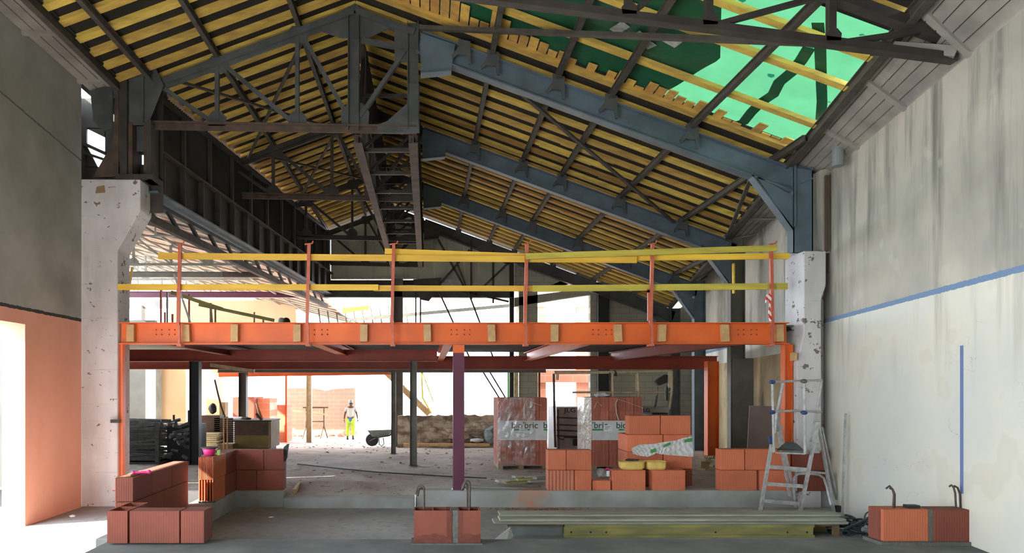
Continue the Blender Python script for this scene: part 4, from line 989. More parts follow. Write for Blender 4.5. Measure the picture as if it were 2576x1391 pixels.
# ---------- terracotta blocks ----------
BL, BH, BT = 0.5, 0.305, 0.2
def block_mb(x0, x1, y0, y1, z0, z1, hollow=None):
    """a hollow clay block; hollow: 'y' shows open cells on the near end, 'z' on top"""
    b = MB(); g = 0.004
    x0 += g; x1 -= g; y0 += g; y1 -= g; z1 -= 0.005
    if hollow is None: b.box(x0, x1, y0, y1, z0, z1)
    elif hollow[0] == 'y':
        n = int(hollow[1:] or 7); dep = 0.10; wt = 0.010
        b.box(x0, x1, y0+dep, y1, z0, z1)
        for i in range(n):
            xx = x0+(x1-x0-wt)*i/(n-1); b.box(xx, xx+wt, y0, y0+dep, z0, z1)
    else:
        dep = 0.07; wt = 0.012; b.box(x0, x1, y0, y1, z0, z1-dep)
        along = (x1-x0) > (y1-y0)
        n = 6
        for i in range(n):
            if along: yy = y0+(y1-y0-wt)*i/(n-1) if i in (0, n-1) else None
            if along and i in (0, n-1): b.box(x0, x1, yy, yy+wt, z1-dep, z1)
        if along:
            for f in (0, 0.5, 1): xx = x0+(x1-x0-wt)*f; b.box(xx, xx+wt, y0+wt, y1-wt, z1-dep, z1)
        else:
            for f in (0, 1): xx = x0+(x1-x0-wt)*f; b.box(xx, xx+wt, y0, y1, z1-dep, z1)
            for f in (0, 0.5, 1): yy = y0+(y1-y0-wt)*f; b.box(x0+wt, x1-wt, yy, yy+wt, z1-dep, z1)
    return b
def bwall(label, loc, blocks, cat='wall'):
    root = thing('block_wall', loc, label, cat)
    for bl in blocks:
        c, mat, hol = bl[:6], (bl[6] if len(bl) > 6 else 'block_red_shade'), (bl[7] if len(bl) > 7 else None)
        block_mb(*c, hollow=hol).build('clay_block', mat, root, bevel=0.004 if hol is None else 0)
    return root
z1, z2, z3 = ZU, ZU+BH, ZU+2*BH
# low course in the foreground left
yf = 6.50
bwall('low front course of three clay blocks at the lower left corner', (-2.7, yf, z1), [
    (P(268, 0, yf).x, P(321, 0, yf).x, yf, yf+0.5, z1+0.015, z1+0.335, 'block_red_shade', 'z'),
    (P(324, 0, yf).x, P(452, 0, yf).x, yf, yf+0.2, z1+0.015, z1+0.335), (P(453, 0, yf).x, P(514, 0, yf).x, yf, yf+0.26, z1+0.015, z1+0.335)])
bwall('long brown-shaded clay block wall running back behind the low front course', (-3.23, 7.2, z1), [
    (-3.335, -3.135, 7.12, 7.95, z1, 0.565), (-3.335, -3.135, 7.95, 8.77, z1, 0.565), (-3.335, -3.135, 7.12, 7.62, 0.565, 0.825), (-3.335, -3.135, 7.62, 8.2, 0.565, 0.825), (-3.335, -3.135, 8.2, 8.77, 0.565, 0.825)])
# sunlit wing wall and its back leg
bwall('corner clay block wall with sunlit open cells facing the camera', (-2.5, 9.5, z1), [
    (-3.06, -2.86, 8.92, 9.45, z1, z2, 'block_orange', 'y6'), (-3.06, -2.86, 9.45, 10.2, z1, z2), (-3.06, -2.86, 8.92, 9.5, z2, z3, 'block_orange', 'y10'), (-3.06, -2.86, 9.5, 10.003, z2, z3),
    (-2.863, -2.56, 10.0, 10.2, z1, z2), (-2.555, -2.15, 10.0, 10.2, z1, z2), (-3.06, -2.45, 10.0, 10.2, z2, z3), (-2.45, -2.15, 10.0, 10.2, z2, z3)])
b = MB(); b.box(-3.07, -2.85, 8.9, 8.99, z1-0.0, z1+0.012)
for i in range(20): b.blob((random.uniform(-3.05, -2.87), random.uniform(8.88, 8.95), z1+0.012), 0.014)
tag(b.build('mortar_bed', 'mortar'), 'crumbly mortar at the foot of the sunlit open blocks', 'mortar')
# middle foreground pair
yc = 6.52
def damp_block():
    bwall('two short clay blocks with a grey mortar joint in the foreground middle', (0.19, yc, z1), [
        (P(1040, 0, yc).x, P(1138, 0, yc).x, yc, yc+0.22, z1+0.01, z1+0.335, 'block_damp_shade', 'z'), (P(1152, 0, yc).x, P(1210, 0, yc).x, yc, yc+0.22, z1+0.01, z1+0.335, 'block_damp_shade', 'z')])
m, t = newmat('block_damp_shade', 0.8); x, y, z = t.sep()  # damp edges, plus foreground shade put into the clay colour
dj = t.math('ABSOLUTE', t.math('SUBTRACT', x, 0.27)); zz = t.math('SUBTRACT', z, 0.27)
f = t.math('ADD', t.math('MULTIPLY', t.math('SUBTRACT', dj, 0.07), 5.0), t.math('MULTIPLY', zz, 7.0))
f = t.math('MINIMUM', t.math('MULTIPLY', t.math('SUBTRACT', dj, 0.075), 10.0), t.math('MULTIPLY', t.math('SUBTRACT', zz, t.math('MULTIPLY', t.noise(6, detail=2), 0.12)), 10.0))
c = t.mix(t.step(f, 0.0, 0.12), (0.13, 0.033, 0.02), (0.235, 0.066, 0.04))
c = t.mix(t.step(t.noise(9), 0.4, 0.8), c, (0.20, 0.054, 0.034)); t.link(c, t.b.inputs['Base Color']); t.bump(t.noise(60), 0.2); M['block_damp_shade'] = m
damp_block()
b = MB(); b.box(P(1138, 0, yc).x-0.003, P(1152, 0, yc).x+0.003, yc+0.01, yc+0.21, z1+0.01, z1+0.33); b.box(P(1034, 0, yc).x, P(1214, 0, yc).x, yc-0.02, yc+0.24, z1-0.01, z1+0.014)
tag(b.build('mortar_joint', 'mortar'), 'grey mortar joint and bed of the foreground middle blocks', 'mortar')
# right foreground pair
yr = 6.52
def right_pair():
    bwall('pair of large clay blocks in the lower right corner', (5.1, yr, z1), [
        (P(2222, 0, yr).x, P(2338, 0, yr).x, yr, yr+0.22, z1+0.03, z1+0.345, 'block_orange'), (P(2206, 0, yr).x+0.055, P(2222, 0, yr).x, yr+0.04, yr+0.22, z1+0.03, z1+0.345, 'block_red_shade'), (P(2346, 0, yr).x, P(2440, 0, yr).x, yr-0.02, yr+0.2, z1+0.03, z1+0.345, 'block_red_shade')])
right_pair()
b = MB(); b.box(P(2338, 0, yr).x-0.003, P(2346, 0, yr).x+0.003, yr+0.0, yr+0.21, z1, z1+0.34); b.box(P(2210, 0, yr).x, P(2440, 0, yr).x, yr-0.05, yr+0.24, z1-0.01, z1+0.032)
tag(b.build('mortar_joint', 'mortar'), 'grey mortar joint and bed of the lower right blocks', 'mortar')
b = MB(); b.box(P(2295, 0, yr).x, P(2326, 0, yr).x, yr+0.06, yr+0.13, z1+0.342, z1+0.372); tag(b.build('sanding_block', 'black_plastic'), 'small black oblong tool lying on the lower right blocks', 'tool')
# rebar loops
def rebar(pts, label):
    b = MB(); b.tube(pts, 0.0095, 7); tag(b.build('rebar_hook', 'rebar', smooth=True), label, 'rebar', 'bent rebars sticking out of the foreground blocks')
def hook(px, y0, y1, dpx, D, dy=0.0):
    r = abs(dpx)/2/S(D); s = 1 if dpx > 0 else -1; a = P(px, y0, D); z = P(0, y1, D).z
    pts = [a, Vector((a.x, D, z-r))]
    for k in range(1, 9): th = math.pi*k/8; pts.append(Vector((a.x+s*r*(1-math.cos(th)), D+dy*k/8, z-r+r*math.sin(th))))
    pts.append(pts[-1]+Vector((s*0.01, 0, -0.05))); return pts
rebar(hook(1067, 1292, 1221, -18, 6.62), 'bent rebar on the left of the foreground middle block, front one')
rebar(hook(1067, 1292, 1228, -14, 6.66), 'bent rebar on the left of the foreground middle block, lower one')
rebar(hook(1182, 1292, 1210, -14, 6.62), 'bent rebar on the right of the foreground middle block, taller one')
rebar(hook(1176, 1292, 1216, -12, 6.66), 'bent rebar on the right of the foreground middle block, shorter one')
rebar([P(2246, 1290, 6.6), P(2249, 1245, 6.6), P(2245, 1230, 6.6), P(2238, 1222, 6.6), P(2229, 1229, 6.6)], 'bent rebar at the left end of the lower right blocks')
rebar([P(2250, 1290, 6.64), P(2251, 1243, 6.64), P(2246, 1232, 6.64), P(2238, 1228, 6.64)], 'second bent rebar at the left end of the lower right blocks')
rebar([P(2406, 1290, 6.6), P(2403, 1240, 6.6), P(2399, 1226, 6.6), P(2393, 1220, 6.6), P(2388, 1224, 6.6)], 'bent rebar near the picture edge on the lower right blocks')
rebar([P(2417, 1290, 6.64), P(2415, 1243, 6.64), P(2409, 1227, 6.64), P(2400, 1222, 6.64)], 'second bent rebar near the picture edge on the lower right blocks')
# ---- blocks on the kerb, right part ----
yk = 9.99
def X(px, D=None): return P(px, 0, D or yk).x
bwall('free-standing stub wall of four clay blocks on the kerb before the lift', (X(1434), yk, z1), [
    (X(1378), X(1446), yk, yk+0.2, z1, z2, 'block_ribbed'), (X(1446), X(1489), yk, yk+0.2, z1, z2, 'block_orange'), (X(1378), X(1425), yk, yk+0.2, z2, z3, 'block_orange'), (X(1425), X(1489), yk, yk+0.2, z2, z3, 'block_orange')])
b = MB(); b.box(X(1492), X(1537), yk+0.02, yk+0.2, z1, z1+0.145); tag(b.build('cut_clay_block', 'block_orange', bevel=0.004), 'low cut clay block between the stub wall and the tub blocks', 'block')
def single(x0, x1, y, z, mat, lab, zt=None):
    b = block_mb(x0, x1, y, y+0.2, z, zt or z+BH); tag(b.build('clay_block', mat, bevel=0.004), lab, 'block')
single(X(1541), X(1625), yk, z1, 'block_orange', 'single clay block on the kerb under the left yellow tub')
single(X(1642), X(1725), yk, z1, 'block_orange', 'single clay block on the kerb under the right yellow tub')
# pallet stack behind
yp = 10.45; X2 = lambda px: P(px, 0, yp).x
def stack():
    zz = 0.24; rows = []
    for r in range(3):
        h = BH-0.005
        rows.append((1577, 1668, r)); rows.append((1669, 1742, r))
    hh = (P(0, 1093, yp).z-0.25)/3
    k = 0
    lab = {0: 'bottom row of the stack behind the yellow tubs', 1: 'second row of the stack behind the yellow tubs', 2: 'third row of the stack behind the yellow tubs'}
    for a, c, r in rows:
        b = MB(); b.box(X2(a)+0.004, X2(c)-0.004, yp, yp+0.5, 0.25+hh*r, 0.25+hh*(r+1)-0.004)
        tag(b.build('clay_block', 'block_orange' if r else 'block_red_shade', bevel=0.004), 'clay block, %s one of the %s' % ('left' if a == 1577 else 'right', lab[r]), 'block')
    zt = 0.25+3*hh
    for a, c, s in ((1583, 1662, 'left'), (1664, 1739, 'right')):
        b = MB(); b.box(X2(a), X2(c), yp+0.02, yp+0.22, zt, zt+BH-0.01); tag(b.build('clay_block', 'block_orange', bevel=0.004), 'clay block lying loose on top of the stack, %s one' % s, 'block')
stack()
# draped label film over the stack
def drape():
    b = MB(); y = yp-0.03; n = 24
    top = [(1588, 1128), (1610, 1118), (1640, 1117), (1670, 1112), (1700, 1108), (1720, 1101), (1742, 1097)]
    bot = [(1592, 1142), (1612, 1147), (1630, 1149), (1652, 1140), (1665, 1143), (1700, 1146), (1744, 1149)]
    def interp(L, t):
        i = min(int(t*(len(L)-1)), len(L)-2); f = t*(len(L)-1)-i; return (L[i][0]*(1-f)+L[i+1][0]*f, L[i][1]*(1-f)+L[i+1][1]*f)
    V = []
    for i in range(n+1):
        a = interp(top, i/n); c = interp(bot, i/n); row = []
        for j in range(7):
            f = j/6; row.append(b.bm.verts.new(P(a[0]*(1-f)+c[0]*f, a[1]*(1-f)+c[1]*f, y-0.02*abs(math.sin(i*1.3+j*1.1)))))
        V.append(row)
    for i in range(n):
        for j in range(6): b.bm.faces.new((V[i][j], V[i+1][j], V[i+1][j+1], V[i][j+1]))
    root = b.build('wrapping_film', 'label_white'); tag(root, 'crumpled white plastic film with green print draped on the block stack', 'film')
    for pts in ([(1722, 1106), (1741, 1101), (1741, 1111), (1722, 1113)], [(1636, 1132), (1650, 1127), (1652, 1136), (1638, 1140)], [(1668, 1120), (1686, 1112), (1688, 1118), (1670, 1126)]):
        b = MB(); b.prism([P(px, py, y-0.026) for px, py in pts], (0, 0.003, 0)); b.build('green_print', 'label_green', root)
drape()
def textmesh(s, size, mat, loc, parent, depth=0.002, sx=1.0, name='lettering', rotz=0.0):
    c = bpy.data.curves.new('t', 'FONT'); c.body = s; c.size = size; c.extrude = depth/2; c.offset = size*0.012
    o = bpy.data.objects.new('t', c); COL.objects.link(o)
    dg = bpy.context.evaluated_depsgraph_get(); me = bpy.data.meshes.new_from_object(o.evaluated_get(dg))
    bpy.data.objects.remove(o)
    off = world_loc(parent)
    R = Matrix.Rotation(rotz, 4, 'Z') @ Matrix.Rotation(math.pi/2, 4, 'X') @ Matrix.Diagonal((sx, 1, 1, 1))
    me.transform(Matrix.Translation(Vector(loc)-off) @ R)
    me.materials.clear(); me.materials.append(M[mat]); t = bpy.data.objects.new(name, me); COL.objects.link(t); t.parent = parent; t['_w'] = tuple(off); return t
# wrapped pallets
def wrapped(px0, px1, D, label, ytop, dep, film_x, ncol=6):
    zg = Zg(D)
    x0, x1 = P(px0, 0, D).x, P(px1, 0, D).x; zt = P(0, ytop, D).z; zp = zg+0.05
    root = thing('block_pallet', ((x0+x1)/2, D, zg-0.03), label, 'pallet')
    b = MB(); zq = zg+0.02
    for f in (0, 0.42, 0.9): b.box(x0+(x1-x0)*f, x0+(x1-x0)*(f+0.1), D, D+dep, zq-0.03, zq+0.03)
    b.box(x0, x1, D, D+dep, zq+0.03, zq+0.05); b.build('wooden_pallet', 'pallet_wood', root)
    zb = zq+0.05; rows = 5; h = (zt-zb)/rows
    for r in range(rows):
        for c in range(ncol):
            b = MB(); a = x0+(x1-x0)*c/ncol; e = x0+(x1-x0)*(c+1)/ncol
            b.box(a+0.003, e-0.003, D+random.uniform(0, 0.008), D+dep, zb+h*r, zb+h*(r+1)-0.002); b.build('clay_block', 'pallet_block', root)
    # printed band
    yb0, yb1 = (1058, 1107)
    za, zc = P(0, yb1, D).z, P(0, yb0, D).z
    b = MB(); b.box(x0-0.004, x1+0.004, D-0.012, D-0.008, za, zc); band = b.build('printed_band', 'label_white', root)
    root_ = root
    def logo(px, root=band):
        s = 0.17
        textmesh("bio'bric", s, 'dark_print', (P(px, 0, D).x, D-0.014, P(0, 1077, D).z), root)
        b = MB(); b.box(P(px+7, 0, D).x, P(px+47, 0, D).x, D-0.016, D-0.013, P(0, 1083, D).z, P(0, 1078.5, D).z); b.build('green_stripe', 'label_green', root)
        b = MB(); b.box(P(px+20, 0, D).x, P(px+40, 0, D).x, D-0.018, D-0.016, P(0, 1082, D).z, P(0, 1079.5, D).z); b.build('stripe_print', 'label_white', root)
        b = MB(); b.box(P(px+8, 0, D).x, P(px+30, 0, D).x, D-0.015, D-0.013, P(0, 1088, D).z, P(0, 1087, D).z); b.box(P(px+22, 0, D).x, P(px+42, 0, D).x, D-0.015, D-0.013, P(0, 1100, D).z, P(0, 1098, D).z); b.build('small_print', 'grey_wood', root)
    return root, band, logo, x0, x1, zb, zt
root, band, logo, x0, x1, zb, zt = wrapped(1253, 1377, 12.75, 'film-wrapped pallet of clay blocks on the left, standing on the dirt floor', 1000, 0.9, 0)
logo(1286)
textmesh("b", 0.17, 'dark_print', (P(1366, 0, 12.75).x, 12.735, P(0, 1077, 12.75).z), band)
b = MB(); b.box(P(1367, 0, 12.75).x, P(1377, 0, 12.75).x, 12.73, 12.737, P(0, 1083, 12.75).z, P(0, 1078.5, 12.75).z); b.build('green_stripe', 'label_green', band)
b = MB(); n = 14; V = []
for i in range(n+1):
    row = []
    for j in range(19): row.append(b.bm.verts.new((x0-0.015+0.72*i/n, 12.725-0.02*random.random(), zb+(zt-zb)*j/18)))
    V.append(row)
for i in range(n):
    for j in range(18): b.bm.faces.new((V[i][j], V[i+1][j], V[i+1][j+1], V[i][j+1]))
b.build('stretch_film', 'film', root)
b = MB(); b.tube([P(1326, 1006, 12.7), P(1320, 1018, 12.7), P(1319, 1035, 12.7), P(1322, 1052, 12.7)], 0.012, 6); b.build('plastic_strap', 'strap_white', root)
b = MB(); b.tube([P(1326, 1006, 12.7), P(1345, 1014, 12.7), P(1362, 1020, 12.7)], 0.006, 6); b.build('plastic_strap', 'strap_white', root)
root, band, logo, x0, x1, zb, zt = wrapped(1489, 1616, 12.6, 'pallet of clay blocks with printed band behind the loose block stack', 999, 0.8, 0)
textmesh("'bric", 0.17, 'dark_print', (P(1489, 0, 12.6).x, 12.585, P(0, 1077, 12.6).z), band)
b = MB(); b.box(P(1489.5, 0, 12.6).x, P(1517, 0, 12.6).x, 12.58, 12.587, P(0, 1083, 12.6).z, P(0, 1078.5, 12.6).z); b.build('green_stripe', 'label_green', band)
logo(1549)
b = MB(); b.box(P(1518, 0, 12.6).x, P(1540, 0, 12.6).x, 12.578, 12.586, P(0, 1085, 12.6).z, P(0, 1069, 12.6).z); lb = b.build('paper_label', 'white_plastic', band)
for k in range(3):
    b = MB(); b.box(P(1521, 0, 12.6).x, P(1521+14-k*3, 0, 12.6).x, 12.575, 12.578, P(0, 1073.6+k*3, 12.6).z, P(0, 1072.6+k*3, 12.6).z); b.build('small_print', 'steel_grey', band)
b = MB(); D = 12.6
b.prism([P(1470, 1172, D+0.9), P(1488, 1172, D-0.01), P(1488, 1000, D-0.01), P(1470, 1000, D+0.9)], (-0.012, 0, 0)); b.build('film_side', 'film_side', root) if 'film_side' in M else None
b = MB(); b.tube([P(1554, 1004, 12.55), P(1549, 1015, 12.55), P(1551, 1040, 12.55), P(1557, 1057, 12.55)], 0.011, 6); b.build('plastic_strap', 'strap_white', root)
b = MB(); b.tube([P(1495, 1027, 12.55), P(1502, 1009, 12.55), P(1513, 1021, 12.55)], 0.008, 6); b.build('plastic_strap', 'strap_white', root)
b = MB(); b.tube([P(1554, 1004, 12.55), P(1580, 1012, 12.55), P(1612, 1024, 12.55)], 0.005, 6); b.build('plastic_strap', 'strap_white', root)
b = MB(); b.blob(P(1518, 993, 12.8), 0.06, (2.2, 1, 0.6), 2, 0.3); b.blob(P(1503, 993, 12.8), 0.05, (1.3, 1, 0.8), 2, 0.3)
tag(b.build('plastic_wrapping', 'label_white'), 'crumpled clear wrapping lying on top of the printed block pallet', 'plastic')
# ---------- scissor lift ----------
def lift():
    D = 14.2; D2 = 13.5; zg = Zg(D)
    root = thing('scissor_lift', (P(1540, 0, D).x, D, zg), 'cream scissor lift with railed platform behind the block pallets', 'lift')
    tb = lambda pts, r, nm='rail', mt='cream_steel': (lambda b: (b.tube([P(x, y, d) for x, y, d in pts], r, 8), b.build(nm, mt, root)))(MB())
    tb([(1395, 937, D2), (1543, 936, D2), (1690, 933, D2)], 0.032, 'top_rail')
    tb([(1393, 940, D2), (1394, 1000, D2), (1397, 1125, D2)], 0.024, 'front_post', 'steel_rust')
    tb([(1403, 938, D2), (1402, 956, D2)], 0.028, 'rail_end')
    tb([(1440, 987, D2), (1690, 986, D2)], 0.02, 'mid_rail')
    for x, dx in ((1541, 1), (1605, 2)): tb([(x, 938, D2), (x+dx, 1001, D2)], 0.025, 'rail_post')
    tb([(1601, 940, D2+.4), (1601, 1001, D2+.4)], 0.015, 'rail_post')
    tb([(1680, 935, D2), (1690, 934, D2), (1690, 985, D2), (1684, 1030, D2)], 0.026, 'end_post')
    b = MB(); b.bar(P(1684, 936, D2), P(1686, 975, D2), 0.05, 0.07, (1, 0, 0)); b.build('end_plate', 'cream_steel', root)
    # entry panel with ladder rungs
    b = MB(); x0, x1 = P(1400, 0, D).x, P(1467, 0, D).x; b.box(x0, x1, D, D+1.0, zg+0.1, P(0, 1024, D).z); ch = b.build('chassis', 'lift_white', root)
    for y in (1050, 1068, 1082, 1096):
        b = MB(); b.bar(P(1400, y, D-0.05), P(1467, y+3, D-0.05), 0.03, 0.03); b.build('rung', 'steel_rust', ch)
    for x in (1404, 1466, 1471): tb([(x, 1030, D-0.06), (x+1, 1130, D-0.06)], 0.018, 'ladder_stile', 'steel_rust')
    textmesh('JLG', 0.13, 'black_plastic', (P(1419, 0, D).x, D-0.01, P(0, 1037, D).z), ch, sx=1.3)
    b = MB(); b.box(P(1438, 0, D).x, P(1463, 0, D).x, D-0.16, D-0.08, P(0, 1120, D).z, P(0, 1103, D).z); b.build('junction_box', 'black_plastic', ch)
    b = MB(); b.tube([P(1405, 1103, D-.1), P(1418, 1106, D-.1), P(1419, 1100, D-.1), P(1462, 1101, D-.1)], 0.012, 6); b.build('cable', 'cable_black', root)
    # platform toe board with lettering at right
    b = MB(); b.box(P(1617, 0, D2).x, P(1683, 0, D2).x, D2, D2+0.9, P(0, 1038, D2).z, P(0, 1024, D2).z); tb_ = b.build('toe_board', 'lift_white', root)
    textmesh('JLG', 0.10, 'black_plastic', (P(1613, 0, D2).x, D2-0.01, P(0, 1036, D2).z), tb_, sx=1.2)
    b = MB(); b.box(P(1643, 0, D2).x, P(1682, 0, D2).x, D2+0.05, D2+0.8, P(0, 1044, D2).z, P(0, 1039, D2).z); b.build('platform_edge', 'steel_dark', root)
    for x in (1430, 1600):
        b = MB(); b.lathe((0, 0, 0), [(0.2, 0), (0.2, 0.12)], 20)
        for v in b.bm.verts: v.co = Vector((P(x, 0, D).x+v.co.x, D+0.02+v.co.z, zg+0.2+v.co.y))
        b.build('wheel', 'rubber', root)
    # control box
    b = MB(); b.prism([P(1650, 962, D2), P(1654, 956, D2), (P(1662, 950, D2)), P(1676, 942, D2), P(1680, 944, D2), P(1679, 962, D2), P(1664, 968, D2), P(1656, 970, D2)], (0, 0.12, 0)); cb = b.build('control_box', 'black_plastic', root)
    b = MB(); pts = [P(1655, 972, D2), P(1655, 990, D2)]
    for k in range(33): pts.append(P(1653-k*0.15+3*math.sin(k*1.5), 995+k*0.9, D2+0.02*math.cos(k*1.5)))
    pts.append(P(1646, 1026, D2)); b.tube(pts, 0.006, 5); b.build('coiled_cable', 'black_plastic', cb)
    b = MB(); b.tube([P(1677, 972, D2-.03), P(1677, 1007, D2-.03)], 0.028, 10); b.build('fire_extinguisher', 'black_plastic', root)
    b = MB(); b.tube([P(1546, 930, D2-.03), P(1549, 938, D2-.03), P(1548, 946, D2-.03)], 0.02, 8, radii=[0.012, 0.02, 0.035]); b.build('lamp_head', 'black_plastic', root)
    b = MB(); b.tube([P(1534, 937, D2-.03), P(1534, 956, D2-.03)], 0.015, 8); b.build('latch_pin', 'steel_dark', root)
simple('lift_white', (0.42, 0.40, 0.37), (0.33, 0.31, 0.28), 4, rough=0.5)
m, t = newmat('film_side', 0.3); t.b.inputs['Base Color'].default_value = (0.6, 0.5, 0.38, 1); t.bump(t.noise(6, detail=5), 0.8, 0.05); M['film_side'] = m
lift()
b = MB(); D = 12.6; b.prism([P(1470, 1172, D+0.3), P(1488, 1172, D+0.01), P(1488, 1000, D+0.01), P(1470, 1000, D+0.3)], (0.0, 0.6, 0))
tag(b.build('wrapped_block_column', 'film_side'), 'film-wrapped edge of blocks beside the printed pallet catching light', 'wrapping')
# ---------- right kerb wall ----------
yw = 9.99
def XX(px): return P(px, 0, yw).x
bwall('two-course clay block wall between right kerb end and the stepladder', (XX(1940), yw, z1), [
    (XX(1813), XX(1905), yw, yw+0.2, z1, z2, 'block_orange'), (XX(1912), XX(2000), yw, yw+0.2, z1, z2, 'block_orange'), (XX(2000), XX(2078), yw-0.08, yw-0.01, z1, z2, 'block_red_shade'),
    (XX(1813), XX(1874), yw, yw+0.2, z2, z3+0.01, 'block_orange'), (XX(1875), XX(1990), yw, yw+0.2, z2, z3+0.01, 'block_orange'), (XX(1990), XX(2078), yw-0.08, yw-0.01, z2, z3, 'block_red_shade')])
# yellow tubs
def tub(px0, px1, label, n=6):
    y = yk+0.03; x0, x1 = P(px0, 0, y).x, P(px1, 0, y).x; z0 = z2+0.0; w2 = (x1-x0)/2; cx = (x0+x1)/2; cy = yk+0.14
    b = MB(); ns = 40; prof = [(0.80, 0.0), (0.90, 0.03), (0.95, 0.10), (1.0, 0.115), (1.03, 0.12), (0.97, 0.12), (0.90, 0.10), (0.78, 0.02)]
    rings = []
    for r, z in prof:
        ring = []
        for k in range(ns):
            a = 2*math.pi*k/ns; ca, sa = math.cos(a), math.sin(a)
            ex = math.copysign(abs(ca)**0.45, ca); ey = math.copysign(abs(sa)**0.45, sa)
            rr = r*(1+(0.025 if k % 2 else 0)*(1 if 0.01 < z < 0.1 else 0))
            ring.append(b.bm.verts.new((cx+ex*w2*rr, cy+ey*0.13*rr, z0+z)))
        rings.append(ring)
    for i in range(len(rings)-1):
        for k in range(ns): b.bm.faces.new((rings[i][k], rings[i][(k+1) % ns], rings[i+1][(k+1) % ns], rings[i+1][k]))
    b.bm.faces.new(rings[0][::-1]); b.bm.faces.new(rings[-1])
    tag(b.build('mortar_tub', 'tub_yellow'), label, 'tub')
tub(1562, 1626, 'left yellow plastic mortar tub holding dark tools'); tub(1628, 1680, 'right yellow plastic mortar tub, empty-looking')
b = MB(); 
for i in range(6): b.blob(P(1578+i*5, 1157, yk+0.12), 0.03, (1.3, 1, 0.6))
tag(b.build('tools_in_tub', 'steel_dark'), 'heap of dark tools lying in the left yellow tub', 'tools', kind='stuff')
b = MB(); b.blob(P(1513, 1190, yk+0.12), 0.075, (1, 0.8, 1.1), 2, 0.2); tag(b.build('glove', 'debris_grey'), 'dusty grey work glove bundled on the low cut block', 'glove')
b = MB(); b.tube([P(1530, 1184, yk+.08), P(1530, 1198, yk+.08)], 0.028, 12); tag(b.build('bottle', 'white_plastic', smooth=True), 'small white bottle beside the grey glove on the cut block', 'bottle')
b = MB(); b.tube([P(1520, 1183, yk+.15), P(1527, 1178, yk+.15), P(1534, 1181, yk+.15), P(1536, 1190, yk+.15)], 0.012, 8); tag(b.build('cable_loop', 'pink_plastic'), 'pinkish cable loop behind the white bottle', 'cable')
# ---------- bucket and pink things ----------
def bucket():
    c = Vector((P(524, 0, 9.1).x, 9.15, z3)); root = thing('line_reel', c, 'bright pink bucket-shaped reel under a dark disc on the sunlit block wall', 'reel')
    b = MB(); b.lathe(c, [(0.045, 0), (0.07, 0.005), (0.082, 0.05), (0.095, 0.10)], 24); b.build('tub', 'pink_plastic', root, smooth=True)
    b = MB(); b.lathe(c+Vector((0, 0, 0.10)), [(0.12, 0), (0.12, 0.012)], 24); b.build('disc', 'black_steel', root)
    b = MB(); b.lathe(c, [(0.105, -0.002), (0.105, 0.006)], 24); b.build('base_disc', 'purple_steel', root)
    b = MB(); b.box(c.x+0.10, c.x+0.14, c.y, c.y+0.05, z3, z3+0.07); tag(b.build('lime_box', 'lime_plastic'), 'small lime green box behind the pink reel', 'box')
bucket()
b = MB(); b.box(-3.25, -3.20, 7.2, 7.55, 0.826, 0.845); tag(b.build('wood_offcut', 'pale_wood'), 'thin wood offcut under the pink tool on the long block wall', 'offcut')
def pinktool():
    a = P(336, 1189, 7.3); c = P(375, 1187, 7.3); root = thing('line_winder', (a+c)/2, 'pink mason line winder lying on the long block wall', 'tool')
    b = MB(); b.tube([a, c], 0.014, 8); b.build('handle', 'pink_plastic', root)
    for p in (a, c): b = MB(); b.blob(p, 0.024, (1, 1, 1), 2, 0.02); b.build('knob', 'pink_plastic', root)
pinktool()
b = MB(); b.prism([P(722, 1117, 10.1), P(727, 1117, 10.1), P(724, 1128, 10.1), P(722, 1150, 10.1), P(717, 1162, 10.1), P(716, 1135, 10.1), P(712, 1133, 10.1), P(714, 1124, 10.1)], (0, 0.05, 0))
tag(b.build('rubber_bucket', 'black_plastic'), 'dark curved rubber flap behind the right end of the corner wall', 'bucket')
b = MB(); b.bar(P(741, 1238, 10.35), P(752, 1220, 11.0), 0.05, 0.09); tag(b.build('wood_offcut', 'pale_wood'), 'short squared timber lying on the slab right of the corner wall', 'timber')
